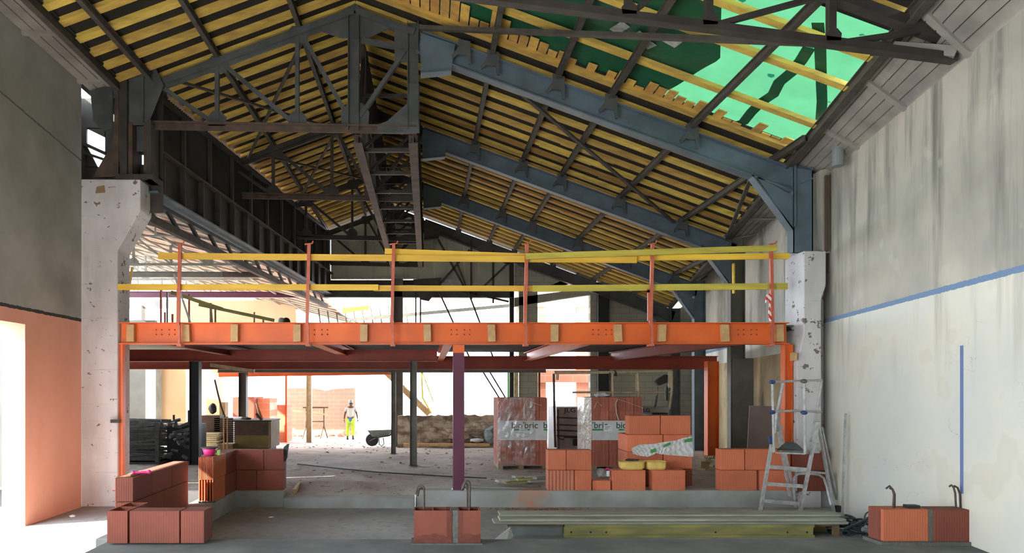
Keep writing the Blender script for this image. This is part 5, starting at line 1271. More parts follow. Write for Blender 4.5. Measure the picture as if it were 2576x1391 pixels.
# ---------- platform stepladder ----------
def ladder():
    F0, F1 = 9.35, 9.62
    root = thing('platform_stepladder', (P(2005, 0, 9.45).x, 9.45, 0), 'dusty aluminium platform stepladder with guard rails by the right wall', 'ladder')
    def tb(pts, r, nm, mt='aluminium'):
        b = MB(); b.tube([P(x, y, d) for x, y, d in pts], r, 8); b.build(nm, mt, root)
    def br(p, q, w1, w2, nm, mt='aluminium'):
        b = MB(); b.bar(P(*p), P(*q), w1, w2, (0, 1, 0)); b.build(nm, mt, root)
    zf = FL(1911, 1291).y
    br((1911, 1293, 9.4), (1941, 1118, 9.33), 0.03, 0.055, 'front_stile'); br((2012, 1293, 9.4), (2058, 1062, 9.33), 0.03, 0.055, 'front_stile')
    for a, c in (((1919, 1259), (2010, 1267)), ((1926, 1217), (2019, 1223)), ((1934, 1174), (2028, 1181))): br((a[0], a[1], 9.37), (c[0], c[1], 9.37), 0.05, 0.03, 'rung')
    br((1937, 1097, 9.33), (1939, 1115, 9.33), 0.045, 0.035, 'foot_cap', 'blue_plastic')
    # platform
    b = MB(); b.prism([P(1951, 1137, 9.3), P(2023, 1140, 9.3), P(2065, 1134, 9.62), P(1985, 1131, 9.62)], (0, 0, -0.02)); b.build('platform', 'aluminium', root)
    b = MB(); pts = [P(1955, 1133, 9.5)]+[P(1955+68*k/10, 1133-22*math.sin(math.pi*k/10), 9.55) for k in range(1, 10)]+[P(2023, 1133, 9.5)]; b.prism(pts, (0, 0.02, 0)); b.build('toe_plate', 'steel_grey', root)
    b = MB(); b.prism([P(2036, 1140, 9.4), P(2040, 1120, 9.4), P(2050, 1112, 9.4), P(2060, 1114, 9.4), P(2062, 1140, 9.4)], (0, 0.02, 0)); b.build('side_plate', 'aluminium', root)
    # guard posts and rails
    tb([(1943, 962, 9.3), (1947, 1138, 9.3)], 0.018, 'guard_post'); tb([(2023, 965, 9.3), (2025, 1142, 9.3)], 0.018, 'guard_post')
    tb([(1971, 960, 9.6), (1954, 1042, 9.6), (1948, 1090, 9.6)], 0.02, 'guard_post'); tb([(2067, 957, 9.6), (2054, 1040, 9.6), (2040, 1110, 9.5)], 0.02, 'guard_post')
    tb([(1937, 961, 9.3), (2066, 956, 9.55)], 0.016, 'top_rail'); tb([(1937, 1036, 9.3), (2000, 1033, 9.4), (2066, 1036, 9.55)], 0.016, 'mid_rail')
    for x, y, m_ in ((1943, 961, 'blue_plastic'), (2022, 959, 'post_grey'), (1943, 1037, 'blue_plastic'), (2023, 1038, 'blue_plastic')):
        b = MB(); b.blob(P(x, y, 9.28), 0.042, (1.1, 0.8, 0.75), 2, 0.05); b.build('rail_joint', m_, root)
    # rear legs
    br((1952, 1040, 9.65), (2006, 1275, 9.85), 0.025, 0.045, 'rear_stile'); br((1958, 1085, 9.9), (1987, 1248, 9.88), 0.025, 0.05, 'rear_stile')
    br((2058, 1060, 9.6), (2098, 1288, 9.62), 0.025, 0.05, 'rear_stile'); br((2066, 1075, 9.6), (2105, 1256, 9.75), 0.025, 0.05, 'rear_stile')
    br((1951, 1077, 9.75), (1968, 1076, 9.75), 0.04, 0.05, 'hinge'); br((2064, 1080, 9.6), (2074, 1082, 9.6), 0.04, 0.03, 'hinge', 'post_grey')
    br((1985, 1183, 9.75), (2078, 1190, 9.75), 0.03, 0.04, 'rear_rung')
    tb([(2001, 1276, 9.8), (1997, 1215, 9.75), (1999, 1200, 9.72), (2008, 1192, 9.7), (2030, 1191, 9.7), (2060, 1194, 9.7), (2073, 1203, 9.7), (2079, 1222, 9.7), (2090, 1270, 9.62)], 0.018, 'stabiliser_hoop')
    b = MB(); b.box(P(2103, 0, 9.6).x, P(2114, 0, 9.6).x, 9.58, 9.64, 0, 0.09); b.build('rubber_foot', 'rubber', root)
ladder()
b = MB(); b.bar(P(2119, 1291, 9.3), P(2127, 1040, 9.25), 0.02, 0.03, (0, 1, 0)) ; tag(b.build('metal_rod', 'aluminium'), 'thin metal bar leaning on the right wall behind the stepladder', 'bar')
# ---------- timber stack in front ----------
def timbers():
    def bd(px0, px1, y0, y1, z0, z1, mat, label, cat='board'):
        b = MB(); b.box(P(px0, 0, y0).x, P(px1, 0, y0).x, y0, y1, z0, z1); return tag(b.build('formwork_beam' if cat == 'beam' else 'scaffold_board', mat, bevel=0.004), label, cat)
    y = 7.95
    bd(1280, 2110, y+0.3, y+0.46, 0.0, 0.10, 'formwork', 'greenish timber beam at the back under the board stack', 'beam')
    root = thing('formwork_beam', (P(1735, 0, y).x, y, 0), 'yellow-green timber I-beam at the front under the board stack', 'beam')
    b = MB(); b.box(P(1420, 0, y).x, P(2048, 0, y).x, y+0.02, y+0.06, 0.01, 0.155); b.build('web', 'formwork', root)
    b = MB(); b.box(P(1420, 0, y).x, P(2048, 0, y).x, y-0.01, y+0.09, 0.12, 0.16); b.build('top_flange', 'formwork', root)
    b = MB(); b.box(P(1420, 0, y).x, P(2048, 0, y).x, y-0.01, y+0.09, 0.0, 0.03); b.build('bottom_flange', 'formwork', root)
    for px in (1437, 1486, 1525, 1800, 1981, 2030):
        b = MB(); b.blob(P(px, 1339, y+0.018), 0.012, (1, 0.5, 1), 1, 0); b.build('bolt_hole', 'black_plastic', root)
    b = MB(); b.box(P(1280, 0, y).x, P(1420, 0, y).x, y+0.1, y+0.14, 0.0, 0.12); tag(b.build('metal_channel', 'pipe_grey'), 'bluish metal channel under the left end of the board stack', 'channel')
    b = MB(); b.box(P(1278, 0, y).x, P(1420, 0, y).x, y+0.05, y+0.14, 0.125, 0.16); b.box(P(2050, 0, y).x, P(2122, 0, y).x, y+0.08, y+0.4, 0.115, 0.16); b.box(P(2110, 0, y).x, P(2122, 0, y).x, y+0.08, y+0.14, 0, 0.115)
    tag(b.build('wood_bearer', 'pallet_wood'), 'brown wooden bearers holding up both ends of the board stack', 'bearer')
    bd(1243, 2135, y-0.04, y+0.22, 0.162, 0.19, 'grey_wood', 'grey scaffold board sticking out farthest left, front of the stack')
    bd(1262, 2130, y+0.24, y+0.50, 0.162, 0.19, 'grey_wood', 'grey scaffold board at the back, lower layer of the stack')
    bd(1258, 2130, y-0.02, y+0.24, 0.193, 0.222, 'grey_wood', 'weathered scaffold board at the front, second layer of the stack')
    bd(1265, 2125, y+0.27, y+0.52, 0.193, 0.222, 'grey_wood', 'weathered scaffold board at the back, second layer of the stack')
    bd(1258, 2115, y+0.12, y+0.40, 0.226, 0.25, 'grey_wood', 'topmost grey board of the stack before the stepladder')
    bd(1900, 1965, y+0.42, y+0.47, 0.225, 0.24, 'pale_wood', 'thin pale splinter of wood lying on the board stack')
    # torn plastic wrap at the left end
    b = MB(); b.prism([P(1240, 1363, 7.7), P(1284, 1328, 7.85), P(1292, 1350, 7.85), P(1275, 1364, 7.7)], (0, 0.02, 0.01)); tag(b.build('plastic_wrap', 'label_white'), 'translucent torn plastic sheet at the left end of the board stack', 'plastic')
timbers()
# long board and plastic on the floor left of the middle block
b = MB(); a = P(598, 1364, 7.6); c = P(868, 1362, 7.6); a.z = c.z = 0.012; b.bar(a, c, 0.10, 0.02); tag(b.build('floor_plank', 'grey_wood'), 'flat grey plank lying on the floor right of the front course', 'plank')
b = MB(); pts = [FL(560, 1362), FL(590, 1362), FL(588, 1353), FL(545, 1352)]; b.prism([p+Vector((0, 0, 0.005)) for p in ([P(533, 1372, 7.4), P(576, 1372, 7.4), P(590, 1356, 7.9), P(560, 1354, 7.9)])], (0, 0, 0.01)); tag(b.build('slate_sheet', 'grey_wood'), 'small grey sheet lying on the floor beside the front course', 'sheet')
# cables in the right corner
def cables():
    root = thing('cable_heap', (P(2170, 0, 8.0).x, 8.0, 0), 'tangled black electric cables heaped by the lower right blocks', 'cable')
    for k in range(9):
        b = MB(); cx, cy = P(2145+random.uniform(-5, 40), 0, 8).x, 7.95+random.uniform(-0.1, 0.25); pts = []
        r = random.uniform(0.10, 0.2); ph = random.uniform(0, 6)
        for i in range(20): a = ph+i*0.42; pts.append((cx+r*1.3*math.cos(a), cy+r*math.sin(a), 0.02+0.02*k+0.03*math.sin(a*1.7+k)))
        b.tube(pts, 0.013, 6); b.build('cable', 'cable_black', root)
    b = MB(); pts = [P(2190, 1320, 7.9)]+[P(2189+14*math.cos(a), 1303+16*math.sin(a), 7.9) for a in [0.3*i for i in range(2, 18)]]; b.tube(pts, 0.008, 6); b.build('cable', 'cable_black', root)
    b = MB(); b.tube([P(2125, 1330, 7.9), P(2165, 1313, 7.8), P(2212, 1288, 7.6)], 0.016, 6); b.build('cable', 'cable_black', root)
cables()
for px, py in ((2185, 1328), (2198, 1322), (2178, 1333)):
    b = MB(); b.tube([P(px-8, py-2, 7.75), P(px+8, py+3, 7.75)], 0.03, 10, radii=[0.028, 0.03]); tag(b.build('plug', 'pipe_grey'), 'grey plug end lying in the black cable heap', 'plug', 'plugs in the cable heap')
# ---------- scaffold tube rack ----------
def rack():
    D = 13.6; x0, x1 = P(300, 0, D).x, P(398, 0, D).x; x2 = P(470, 0, D).x; zg = Zg(D)
    root = thing('scaffold_rack', (x0+0.6, D, zg), 'steel rack piled with dark scaffold tubes behind the left orange post', 'rack')
    for x in (x0-0.3, x1-0.05):
        b = MB(); b.box(x, x+0.08, D-0.05, D+0.03, zg, P(0, 1062, D).z); b.build('upright', 'scaffold_steel', root)
    b = MB(); b.box(x0-0.3, x1, D-0.03, D+1.1, zg+0.06, zg+0.12); b.box(x0-0.3, x1, D-0.05, D+1.1, zg-0.02, zg+0.03); b.build('base', 'scaffold_steel', root)
    k = 0
    for i in range(15):
        z = zg+0.15+i*0.05
        for j in range(3):
            b = MB(); sl = random.uniform(-0.09, 0.09)*(1 if j == 0 else 0.4)
            b.tube([(x0-0.3+random.uniform(-.05, .05), D+0.05+j*0.35, z+sl), (x1-0.02+random.uniform(-0.1, 0.05), D+0.08+j*0.35, z-sl*0.6)], 0.024, 7)
            tag(b.build('scaffold_tube', 'scaffold_steel'), 'dark scaffold tube lying in the steel rack behind the left orange post', 'tube', 'scaffold tubes in the rack')
    for i in range(24):
        b = MB(); z = zg+0.1+random.uniform(0, 0.78); x = random.uniform(x1+0.02, x2-0.1)
        b.tube([(x, D+0.1+random.uniform(0, .3), z), (x+random.uniform(0.08, 0.18), D+random.uniform(0.1, 0.4), z+random.uniform(-.06, .06))], 0.035, 7)
        tag(b.build('scaffold_tube', 'scaffold_steel'), 'dark end of scaffold tube heaped right of the rack upright', 'tube', 'scaffold tube ends right of the rack')
    b = MB(); b.box(x1+0.02, x2, D+0.4, D+1.2, zg, P(0, 1072, D).z); tag(b.build('crate', 'black_steel'), 'dark crate full of scaffold parts right of the rack', 'crate')
    for px, y in ((413, 1046), (452, 1034)):
        b = MB(); b.box(P(px-2, 0, D).x, P(px+2, 0, D).x, D+0.5, D+0.54, P(0, 1075, D).z, P(0, y, D).z); tag(b.build('iron_stake', 'steel_rust'), 'short rusty stake sticking up from the scaffold heap', 'stake', 'rusty stakes in the scaffold heap')
rack()
# stacks between the posts
def clutter():
    D = 16.5; zg = Zg(D)
    for i in range(9):
        b = MB(); x = P(525, 0, D).x+random.uniform(-.03, .03); b.box(x-0.22, x+0.22, D, D+0.8, zg+0.08+i*0.045, zg+0.115+i*0.045)
        tag(b.build('folded_sack', 'label_cream', bevel=0.008), 'cream folded sack in the low pile behind the pink reel', 'sack', 'cream sacks in the pile')
    for i in range(16):
        b = MB(); x = P(563, 0, D+.4).x; b.box(x-0.24, x+0.24, D+.4, D+1.2, zg+0.05+i*0.05, zg+0.085+i*0.05)
        tag(b.build('formwork_panel', 'brown_board'), 'dark brown panel in the tall stack left of the rusty skip', 'panel', 'dark panels left of the skip')
    for i in range(6):
        b = MB(); x = P(520, 0, D+.8).x+random.uniform(-.05, .05); b.box(x-0.3, x+0.3, D+.9, D+1.4, zg+0.55+i*0.05, zg+0.585+i*0.05)
        tag(b.build('formwork_panel', 'scaffold_steel'), 'dark grey panel in the stack behind the cream sacks', 'panel', 'grey panels behind the sacks')
    for px in (563, 572):
        b = MB(); b.tube([P(px, 1048, 15.5), P(px, 1142, 15.5)], 0.018, 7); tag(b.build('wooden_stake', 'pale_wood'), 'thin pale stake standing left of the rusty skip', 'stake', 'pale stakes left of the skip')
    b = MB(); b.box(P(552, 0, 15.6).x, P(585, 0, 15.6).x, 15.6, 16, Zg(16), P(0, 1117, 15.6).z); tag(b.build('wooden_box', 'pallet_wood'), 'low wooden box behind the corner wall', 'box')
    c = P(535, 1028, 17); b = MB(); b.blob(c, 0.12, (0.9, 0.7, 1.15), 2, 0.06); root = thing('site_machine', (c.x, 17, Zg(17)), 'machine with a black rounded hood against the cream wall', 'machine'); b.build('hood', 'black_plastic', root)
    b = MB(); b.box(P(505, 0, 17).x, P(556, 0, 17).x, 16.9, 17.4, Zg(17.5), P(0, 1045, 17).z); b.build('base', 'skip_brown', root)
    b = MB(); b.tube([P(540, 955, 17.3), P(548, 990, 17.3), P(556, 1022, 17.3), P(566, 1050, 17.3)], 0.025, 7); tag(b.build('leaning_pole', 'steel_rust'), 'bent brown pole leaning beside the black machine hood', 'pole')
    b = MB(); b.box(P(552, 0, 18).x, P(566, 0, 18).x, 18, 18.3, Zg(18), P(0, 1012, 18).z); tag(b.build('orange_board', 'pale_wood'), 'orange-brown board standing behind the black hood', 'board')
    # skip
    D = 15.9; zg = Zg(D); x0, x1 = P(590, 0, D).x, P(676, 0, D).x; zt = P(0, 1057, D).z; zb = P(0, 1127, D).z
    root = thing('skip_bin', ((x0+x1)/2, D, zb), 'rusty brown and mustard site box standing behind the corner wall', 'bin')
    b = MB(); b.box(x0, x1, D, D+0.9, zb+0.3, zt-0.03); b.build('upper_panel', 'skip_brown', root)
    b = MB(); b.box(x0, x1, D-0.005, D+0.9, zb, zb+0.3); b.build('lower_panel', 'skip_yellow', root)
    b = MB(); b.box(x0-0.04, x1+0.07, D-0.03, D+0.95, zt-0.03, zt); b.build('rim', 'steel_dark', root)
    b = MB(); b.box(x1, x1+0.06, D-0.02, D+0.9, zb, zt-0.03); b.build('corner_post', 'pallet_wood', root)
    b = MB(); b.box(x0, x1, D+0.1, D+0.8, Zg(D)-0.02, zb); b.build('plinth', 'steel_dark', root)
    for i, (px, py, dx) in enumerate(((655, 1050, -10), (660, 1052, -14))):
        b = MB(); b.bar(P(px, py+4, 16.2), P(px+dx, py-35, 16.8), 0.03, 0.05); tag(b.build('loose_batten', 'pale_wood'), 'thin batten sticking up out of the rusty site box', 'batten', 'battens in the site box')
    b = MB(); b.bar(P(658, 1056, 16), P(645, 1040, 16), 0.03, 0.06); b.blob(P(620, 1054, 16.3), 0.09, (2, 1, 0.8), 1, 0.4); tag(b.build('scrap', 'skip_brown'), 'brown scrap heaped on the rusty site box', 'scrap', kind='stuff')
simple('label_cream', (0.62, 0.54, 0.34), (0.5, 0.43, 0.27), 6, rough=0.9)
clutter()
# ---------- yard things ----------
def farpallet(px0, px1, ytop, D, lab):
    zg = Zg(D); root = thing('block_pallet', (P((px0+px1)/2, 0, D).x, D, zg), lab, 'pallet')
    x0, x1 = P(px0, 0, D).x, P(px1, 0, D).x; zt = P(0, ytop, D).z; w_ = (x1-x0)*0.62
    b = MB(); b.box(x0, x0+w_, D, D+1.4, zg+0.5, zt); b.build('clay_blocks', 'block_red_shade', root)
    b = MB(); b.box(x0+w_+0.02, x1, D+0.4, D+1.6, zg+0.1, zt-0.05); b.build('clay_blocks', 'block_terracotta', root)
    b = MB(); b.box(x0-0.01, x0+w_+0.01, D-0.01, D+1.4, zg+0.06, zg+0.5); b.build('film_band', 'label_white', root)
    b = MB(); b.box(x0, x1, D, D+1.5, zg-0.05, zg+0.06); b.build('wooden_pallet', 'pallet_wood', root)
farpallet(585, 672, 999, 24, 'far pallet of pinkish blocks glowing in the yard light behind the dark post')
b = MB(); b.box(P(685, 0, 26).x, P(722, 0, 26).x, 26, 27, Zg(26), P(0, 1019, 26).z); tag(b.build('block_pile', 'block_terracotta'), 'dark pinkish block pile behind the first far trestle', 'pile')
def trestle(px0, px1, ytop, ybot, D, lab):
    x0, x1 = P(px0, 0, D).x, P(px1, 0, D).x; zt = P(0, ytop, D).z; zg = Zg(D)
    root = thing('builders_trestle', ((x0+x1)/2, D, zg), lab, 'trestle', 'builders trestles in the yard')
    b = MB(); b.tube([(x0, D, zt), (x1, D, zt)], 0.035, 6); b.build('top_bar', 'steel_rust', root)
    for x in (x0+0.15, x1-0.2):
        b = MB(); b.tube([(x, D, zt), (x, D, zg+0.5)], 0.03, 6); b.build('upright', 'steel_rust', root)
        for s in (-1, 1): b = MB(); b.tube([(x, D, zg+0.55), (x+0.12*s, D+0.3*s, zg)], 0.028, 6); b.build('leg', 'steel_rust', root)
    b = MB(); b.tube([(x0+0.15, D, zg+0.75), (x1-0.2, D, zg+0.75)], 0.025, 6); b.build('cross_bar', 'steel_rust', root)
trestle(686, 734, 1019, 1080, 30, 'left rusty trestle in the bright yard')
trestle(762, 826, 1025, 1088, 30, 'right rusty trestle before the pink yard wall')
b = MB(); b.bar(P(699, 1028, 29.6), P(822, 1043, 29.6), 0.2, 0.05); tag(b.build('plank', 'pale_wood'), 'pale plank sloping across the two trestles', 'plank')
def wheelbarrow():
    D = 21.3; zg = Zg(D); s = S(D)
    root = thing('wheelbarrow', (P(950, 0, D).x, D, zg), 'green-grey wheelbarrow standing beside the slim grey post', 'wheelbarrow')
    dz = zg-P(0, 1125, D).z
    q = lambda x, y, d=0: P(x, y, D+d)+Vector((0, 0, dz))
    b = MB(); 
    T = [q(924, 1085, -.3), q(985, 1083, -.3), q(992, 1086, .3), q(930, 1087, .3)]; Bt = [q(936, 1101, -.18), q(975, 1101, -.18), q(978, 1100, .18), q(938, 1100, .18)]
    Tv = [b.bm.verts.new(p) for p in T]; Bv = [b.bm.verts.new(p) for p in Bt]; Ti = [b.bm.verts.new(p+(Vector((0, 0, -0.03)))) for p in Bt]
    b.bm.faces.new(Bv[::-1])
    for i in range(4): b.bm.faces.new((Tv[i], Tv[(i+1) % 4], Bv[(i+1) % 4], Bv[i]))
    b.build('tray', 'barrow_green', root)
    b = MB(); c = q(936, 1112)
    for th in range(1):
        ring = [(0.18, -0.05), (0.2, -0.03), (0.205, 0), (0.2, 0.03), (0.18, 0.05)]
        b.lathe((0, 0, 0), ring, 24)
    for v in b.bm.verts: v.co = Vector((c.x+v.co.x, c.y+v.co.z, zg+0.205+v.co.y))
    b.build('wheel', 'rubber', root)
    for d in (-.25, .25):
        b = MB(); b.tube([q(930, 1112, d*0.3), q(945, 1104, d), q(980, 1098, d), q(1004, 1084, d), q(1020, 1081, d)], 0.02, 7); b.build('handle_tube', 'steel_dark', root)
        b = MB(); b.tube([q(953, 1103, d), q(954, 1120, d), q(960, 1125, d), q(966, 1118, d), q(964, 1104, d)], 0.018, 7); b.build('leg', 'pipe_grey', root)
simple('barrow_green', (0.20, 0.24, 0.20), (0.14, 0.17, 0.15), 5, rough=0.5)
wheelbarrow()
def sacks():
    D = 20.3; b = MB(); b.blob(P(1238, 1098, D)+Vector((0, 0, 0.05)), 0.26, (0.9, 0.7, 1.1), 2, 0.12); tag(b.build('rubbish_bag', 'scaffold_steel'), 'dark grey rubbish bag at the right end of the rubble wall', 'bag')
    b = MB(); b.blob(P(1200, 1117, D)+Vector((0, 0, 0.12)), 0.13, (1.8, 0.8, 0.5), 1, 0.15); tag(b.build('white_bag', 'label_white'), 'small white bag lying before the rubble wall', 'bag')
sacks()
def stairs():
    D = 22.6; root = thing('metal_stairs', (P(1030, 0, D).x, D, Zg(D)), 'yellow-brown metal stairs rising left beyond the grey posts', 'stairs')
    for d in (0, 0.8):
        b = MB(); b.bar(P(970, 935, D+d), P(1080, 1042, D+d), 0.05, 0.2); b.build('stringer', 'pale_wood', root)
    for i in range(9):
        p = P(985+i*11, 950+i*10.6, D); b = MB(); b.box(p.x-0.14, p.x+0.14, D+0.03, D+0.77, p.z-0.02, p.z+0.02); b.build('tread', 'steel_dark', root)
    b = MB(); b.tube([P(1060, 930, D), P(1063, 1000, D), P(1085, 1040, D)], 0.03, 7); b.tube([P(1062, 935, D), P(1090, 1010, D)], 0.02, 7); b.build('handrail', 'yellow_paint', root)
    b = MB(); b.box(P(1277, 0, 22.3).x, P(1291, 0, 22.3).x, 22.3, 22.4, -0.5, 2.35); tag(b.build('green_post', 'green_paint'), 'green painted post at the right side of the bright opening', 'post')
    b = MB(); b.box(P(1293, 0, 21.2).x, P(1303, 0, 21.2).x, 21.15, 21.25, -0.5, 2.35); tag(b.build('pale_post', 'cream_steel'), 'pale perforated post between green post and block pier', 'post')
    for a, c in (((1213, 932), (1320, 1104)), ((1230, 932), (1334, 1104))):
        b = MB(); b.bar(P(a[0], a[1], 22), P(c[0], c[1], 22), 0.05, 0.05); tag(b.build('slanting_pole', 'steel_rust'), 'thin rust-brown pole slanting above the rubble wall, %s one' % ('left' if a[0] < 1220 else 'right'), 'pole', 'slanting poles in the opening')
stairs()
# timber offcuts heap
def offcuts():
    spec = [((1262, 1228), (1308, 1203), 'label_cream', 'pale yellow'), ((1258, 1212), (1290, 1203), 'grey_wood', 'grey'), ((1318, 1200), (1385, 1195), 'grey_wood', 'long grey'), ((1292, 1212), (1330, 1206), 'grey_wood', 'middle grey'), ((1270, 1218), (1325, 1213), 'formwork', 'greenish'), ((1330, 1212), (1376, 1210), 'grey_wood', 'right grey'), ((1300, 1222), (1350, 1220), 'formwork', 'lower greenish'), ((1345, 1204), (1380, 1202), 'pipe_grey', 'bluish'), ((1250, 1210), (1292, 1206), 'grey_wood', 'leftmost grey')]
    for i, (a, c, m_, w_) in enumerate(spec):
        D = 10.45+0.07*(8-i)/2; pa = P(a[0], a[1], D); pc = P(c[0], c[1], D+0.15); pa.z = max(pa.z, ZU+0.03+0.03*(i % 4)); pc.z = max(pc.z, ZU+0.03+0.03*(i % 4))
        b = MB(); b.bar(pa, pc, 0.10, 0.035); tag(b.build('timber_offcut', m_), '%s timber offcut in the heap left of the stub wall' % w_, 'offcut', 'timber offcuts left of the stub wall')
    b = MB(); b.bar(P(1165, 1222, 10.4), P(1380, 1226, 10.5), 0.3, 0.015); tag(b.build('flat_sheet', 'grey_wood'), 'flat grey sheet under the offcut heap', 'sheet')
    for (px, py, D, lab) in ((1780, 1180, 11.6, 'front'), (1800, 1165, 12.2, 'rear')):
        root = thing('broken_beam', (P(px, 0, D).x, D, Zg(D)), 'pale broken timber I-beam piece by the orange posts, %s one' % lab, 'beam')
        a = Vector((P(px-18, 0, D).x, D, Zg(D)+0.20)); c = a+Vector((0.35 if lab == 'front' else 0.25, 0.5, -0.07)); b = MB(); b.ibeam(a, c, 0.16, 0.2, tf=0.04); b.build('beam_body', 'label_cream', root)
offcuts()
# rubble bits on the floors: countless
def debris():
    for mt, n, lab in (('debris_red', 90, 'scattered red brick crumbs on the dirt floor'), ('debris_grey', 170, 'scattered grey stones and dust lumps on the dirt floor')):
        b = MB()
        for i in range(n):
            D = random.uniform(10.5, 27); x = random.uniform(-4.5, 2.5) if mt == 'debris_grey' else random.gauss(-1.0, 1.6)
            r = random.uniform(0.006, 0.028); b.blob((x, D, Zg(D)+r*0.1), r, (1.4, 1.2, 0.5), 1, 0.3)
        tag(b.build('debris', mt), lab, 'debris', kind='stuff')
    b = MB()
    for i in range(200):
        b.blob((1.55+random.gauss(0, 0.35), 9.85-abs(random.gauss(0, 0.07)), 0.008), random.uniform(0.004, 0.013), (1.3, 1.3, 0.6), 1, 0.3)
    tag(b.build('brick_dust', 'debris_red'), 'orange brick crumbs at the foot of the kerb', 'debris', kind='stuff')
    b = MB()
    for i in range(160):
        px = random.uniform(700, 880); b.blob((P(px, 0, 32).x, random.uniform(31, 33.8), -0.42), random.uniform(0.05, 0.2), (1.4, 1, 0.7), 1, 0.3)
    tag(b.build('rubble_heap', 'tile_red'), 'reddish rubble along the foot of the yard wall', 'rubble', kind='stuff')
    b = MB(); b.tube([(-2.6, 13.4, ZU+0.01), (-1.6, 12.6, ZU+0.01), (-0.9, 12.1, ZU+0.01), (0.3, 11.55, ZU+0.01), (1.0, 11.3, ZU+0.01)], 0.012, 6); tag(b.build('floor_cable', 'cable_black'), 'thin dark cable running across the dirt floor to the purple post', 'cable')
    b = MB(); b.blob(FL(183, 1300)+Vector((0, 0, 0.01)), 0.03, (1.6, 1, 0.6), 1, 0.3); tag(b.build('plastic_scrap', 'label_white'), 'small crumpled plastic scrap on the floor by the left wall', 'scrap')
debris()
# ---------- worker ----------
def skin_mesh(name, verts, edges, radii, root_i, mat, parent, sub=2):
    me = bpy.data.meshes.new(name); off = world_loc(parent)
    me.from_pydata([Vector(v)-off for v in verts], edges, []); o = bpy.data.objects.new(name, me); COL.objects.link(o)
    sk = o.modifiers.new('s', 'SKIN'); sk.use_smooth_shade = True
    ss = o.modifiers.new('d', 'SUBSURF'); ss.levels = sub; ss.render_levels = sub
    sv = me.skin_vertices[0].data
    for i, r in enumerate(radii): sv[i].radius = (r, r) if not isinstance(r, tuple) else r; sv[i].use_root = (i == root_i)
    bpy.context.view_layer.update(); dg = bpy.context.evaluated_depsgraph_get()
    m2 = bpy.data.meshes.new_from_object(o.evaluated_get(dg)); bpy.data.objects.remove(o)
    m2.materials.clear(); m2.materials.append(M[mat]); o = bpy.data.objects.new(name, m2); COL.objects.link(o); o.parent = parent; o['_w'] = tuple(off); return o
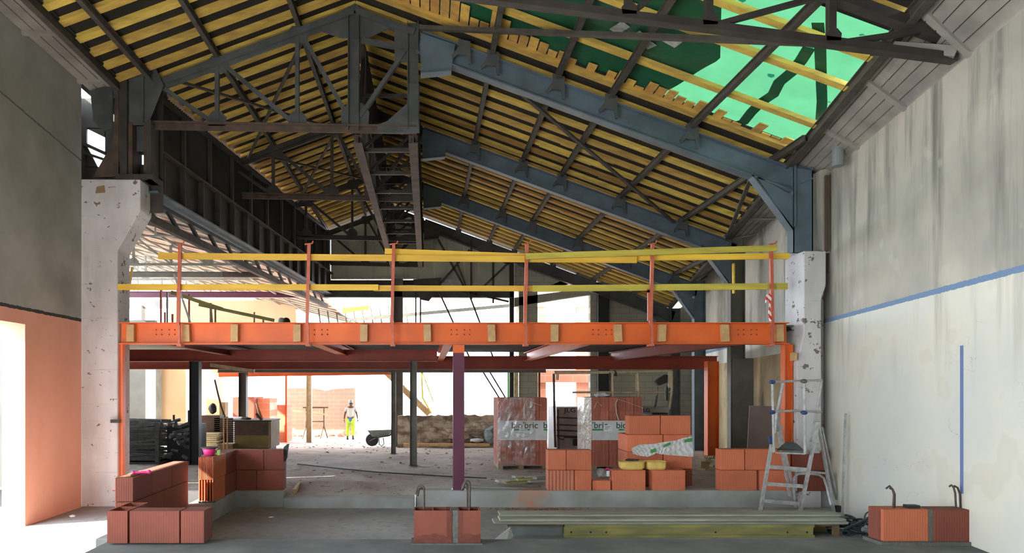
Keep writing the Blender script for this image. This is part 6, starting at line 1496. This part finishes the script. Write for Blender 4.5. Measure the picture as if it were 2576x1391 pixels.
def worker():
    D = 29.0; zg = Zg(D); c = Vector((P(882, 0, D).x, D, zg)); h = 1.68
    root = thing('person', c, 'worker in white shirt and yellow trousers walking away into the bright yard', 'person')
    k = h/1.75
    # x right, y away from the camera
    V = [(0, 0, .95), (0, .02, 1.12), (0, .06, 1.30), (0, .10, 1.45), (0, .12, 1.54), (0, .15, 1.63), (0, .16, 1.72),
         (-.19, .09, 1.42), (-.27, .07, 1.16), (-.30, .10, .93), (.19, .09, 1.42), (.27, .12, 1.16), (.30, .18, .93),
         (-.10, 0, .88), (-.13, .06, .50), (-.14, -.02, .09), (-.14, .12, .05), (.10, 0, .88), (.12, -.02, .50), (.12, -.12, .11), (.12, .02, .05)]
    E = [(0, 1), (1, 2), (2, 3), (3, 4), (4, 5), (5, 6), (3, 7), (7, 8), (8, 9), (3, 10), (10, 11), (11, 12), (0, 13), (13, 14), (14, 15), (15, 16), (0, 17), (17, 18), (18, 19), (19, 20)]
    R = [.145, .135, .15, .12, .055, .09, .085, .065, .045, .032, .065, .045, .032, .095, .06, .042, .038, .095, .06, .042, .038]
    W = [c+Vector(v)*k for v in V]
    skin_mesh('body', W, E, [r*k for r in R], 0, 'skin', root)
    # hands with fingers
    for s, wr in ((-1, W[9]), (1, W[12])):
        verts = [wr, wr+Vector((0, .01, -.05)), wr+Vector((0, .015, -.09))]; ed = [(0, 1), (1, 2)]; rr = [.026, .032, .03]
        for f, (dy, L) in enumerate(((-.03, .065), (-.01, .078), (.01, .072), (.03, .058))):
            i = len(verts); verts += [verts[2]+Vector((0, dy, -.012)), verts[2]+Vector((-s*.006, dy*1.1, -.02-L*.5)), verts[2]+Vector((-s*.025, dy*1.1, -.02-L))]; ed += [(2, i), (i, i+1), (i+1, i+2)]; rr += [.010, .009, .008]
        i = len(verts); verts += [verts[1]+Vector((-s*.01, -.045, -.02)), verts[1]+Vector((-s*.018, -.055, -.055))]; ed += [(1, i), (i, i+1)]; rr += [.011, .009]
        skin_mesh('hand', verts, ed, rr, 0, 'skin', root, 1)
    g = 1.14
    # shirt
    sv = [W[0]+Vector((0, 0, .0)), W[1], W[2], W[3], W[3].lerp(W[4], 0.3), W[7], W[7].lerp(W[8], .6), W[10], W[10].lerp(W[11], .6)]
    skin_mesh('t_shirt', sv, [(0, 1), (1, 2), (2, 3), (3, 4), (3, 5), (5, 6), (3, 7), (7, 8)], [r*k for r in (.15, .155, .172, .14, .08, .082, .07, .082, .07)], 0, 'shirt', root)
    tv = [W[0]+Vector((0, 0, -.02)), W[13], W[14], W[14].lerp(W[15], .85), W[17], W[18], W[18].lerp(W[19], .85)]
    skin_mesh('trousers', tv, [(0, 1), (1, 2), (2, 3), (0, 4), (4, 5), (5, 6)], [r*k for r in (.15, .115, .085, .065, .115, .085, .065)], 0, 'hivis', root)
    jv = [W[0]+Vector((0, -.01, .05)), W[0]+Vector((0, -.02, -.06)), W[0]+Vector((.03, -.03, -.2))]
    skin_mesh('jacket_round_waist', jv, [(0, 1), (1, 2)], [(.165*k, .15*k), (.18*k, .15*k), (.14*k, .11*k)], 0, 'denim', root)
    for a, e in ((15, 16), (19, 20)): skin_mesh('boot', [W[a]+Vector((0, 0, 0)), W[a]+Vector((0, .03, -.045)), W[e]+Vector((0, .02, 0))], [(0, 1), (1, 2)], [.055, .052, .045], 0, 'black_plastic', root, 1)
    hd = W[5].lerp(W[6], .45)
    b = MB(); b.lathe(hd+Vector((0, -.005, .0)), [(.092, 0), (.10, .03), (.095, .08), (.07, .125), (.02, .15)], 18, 0.92, 1.08); b.build('cap', 'pipe_grey', root, smooth=True)
    b = MB(); b.blob(hd+Vector((0, -.02, -.01)), .09, (0.95, 1.05, .55), 2, 0); b.build('hair', 'black_plastic', root, smooth=True)
    b = MB()
    for s in (-1, 1): b.blob(hd+Vector((s*.088, .02, -.03)), .022, (.5, 1, 1.4), 1, 0)
    b.build('ears', 'skin', root, smooth=True)
    b = MB(); b.blob(hd+Vector((0, .115, -.04)), .02, (.8, 1, 1.3), 1, 0); b.build('nose', 'skin', root, smooth=True)
worker()
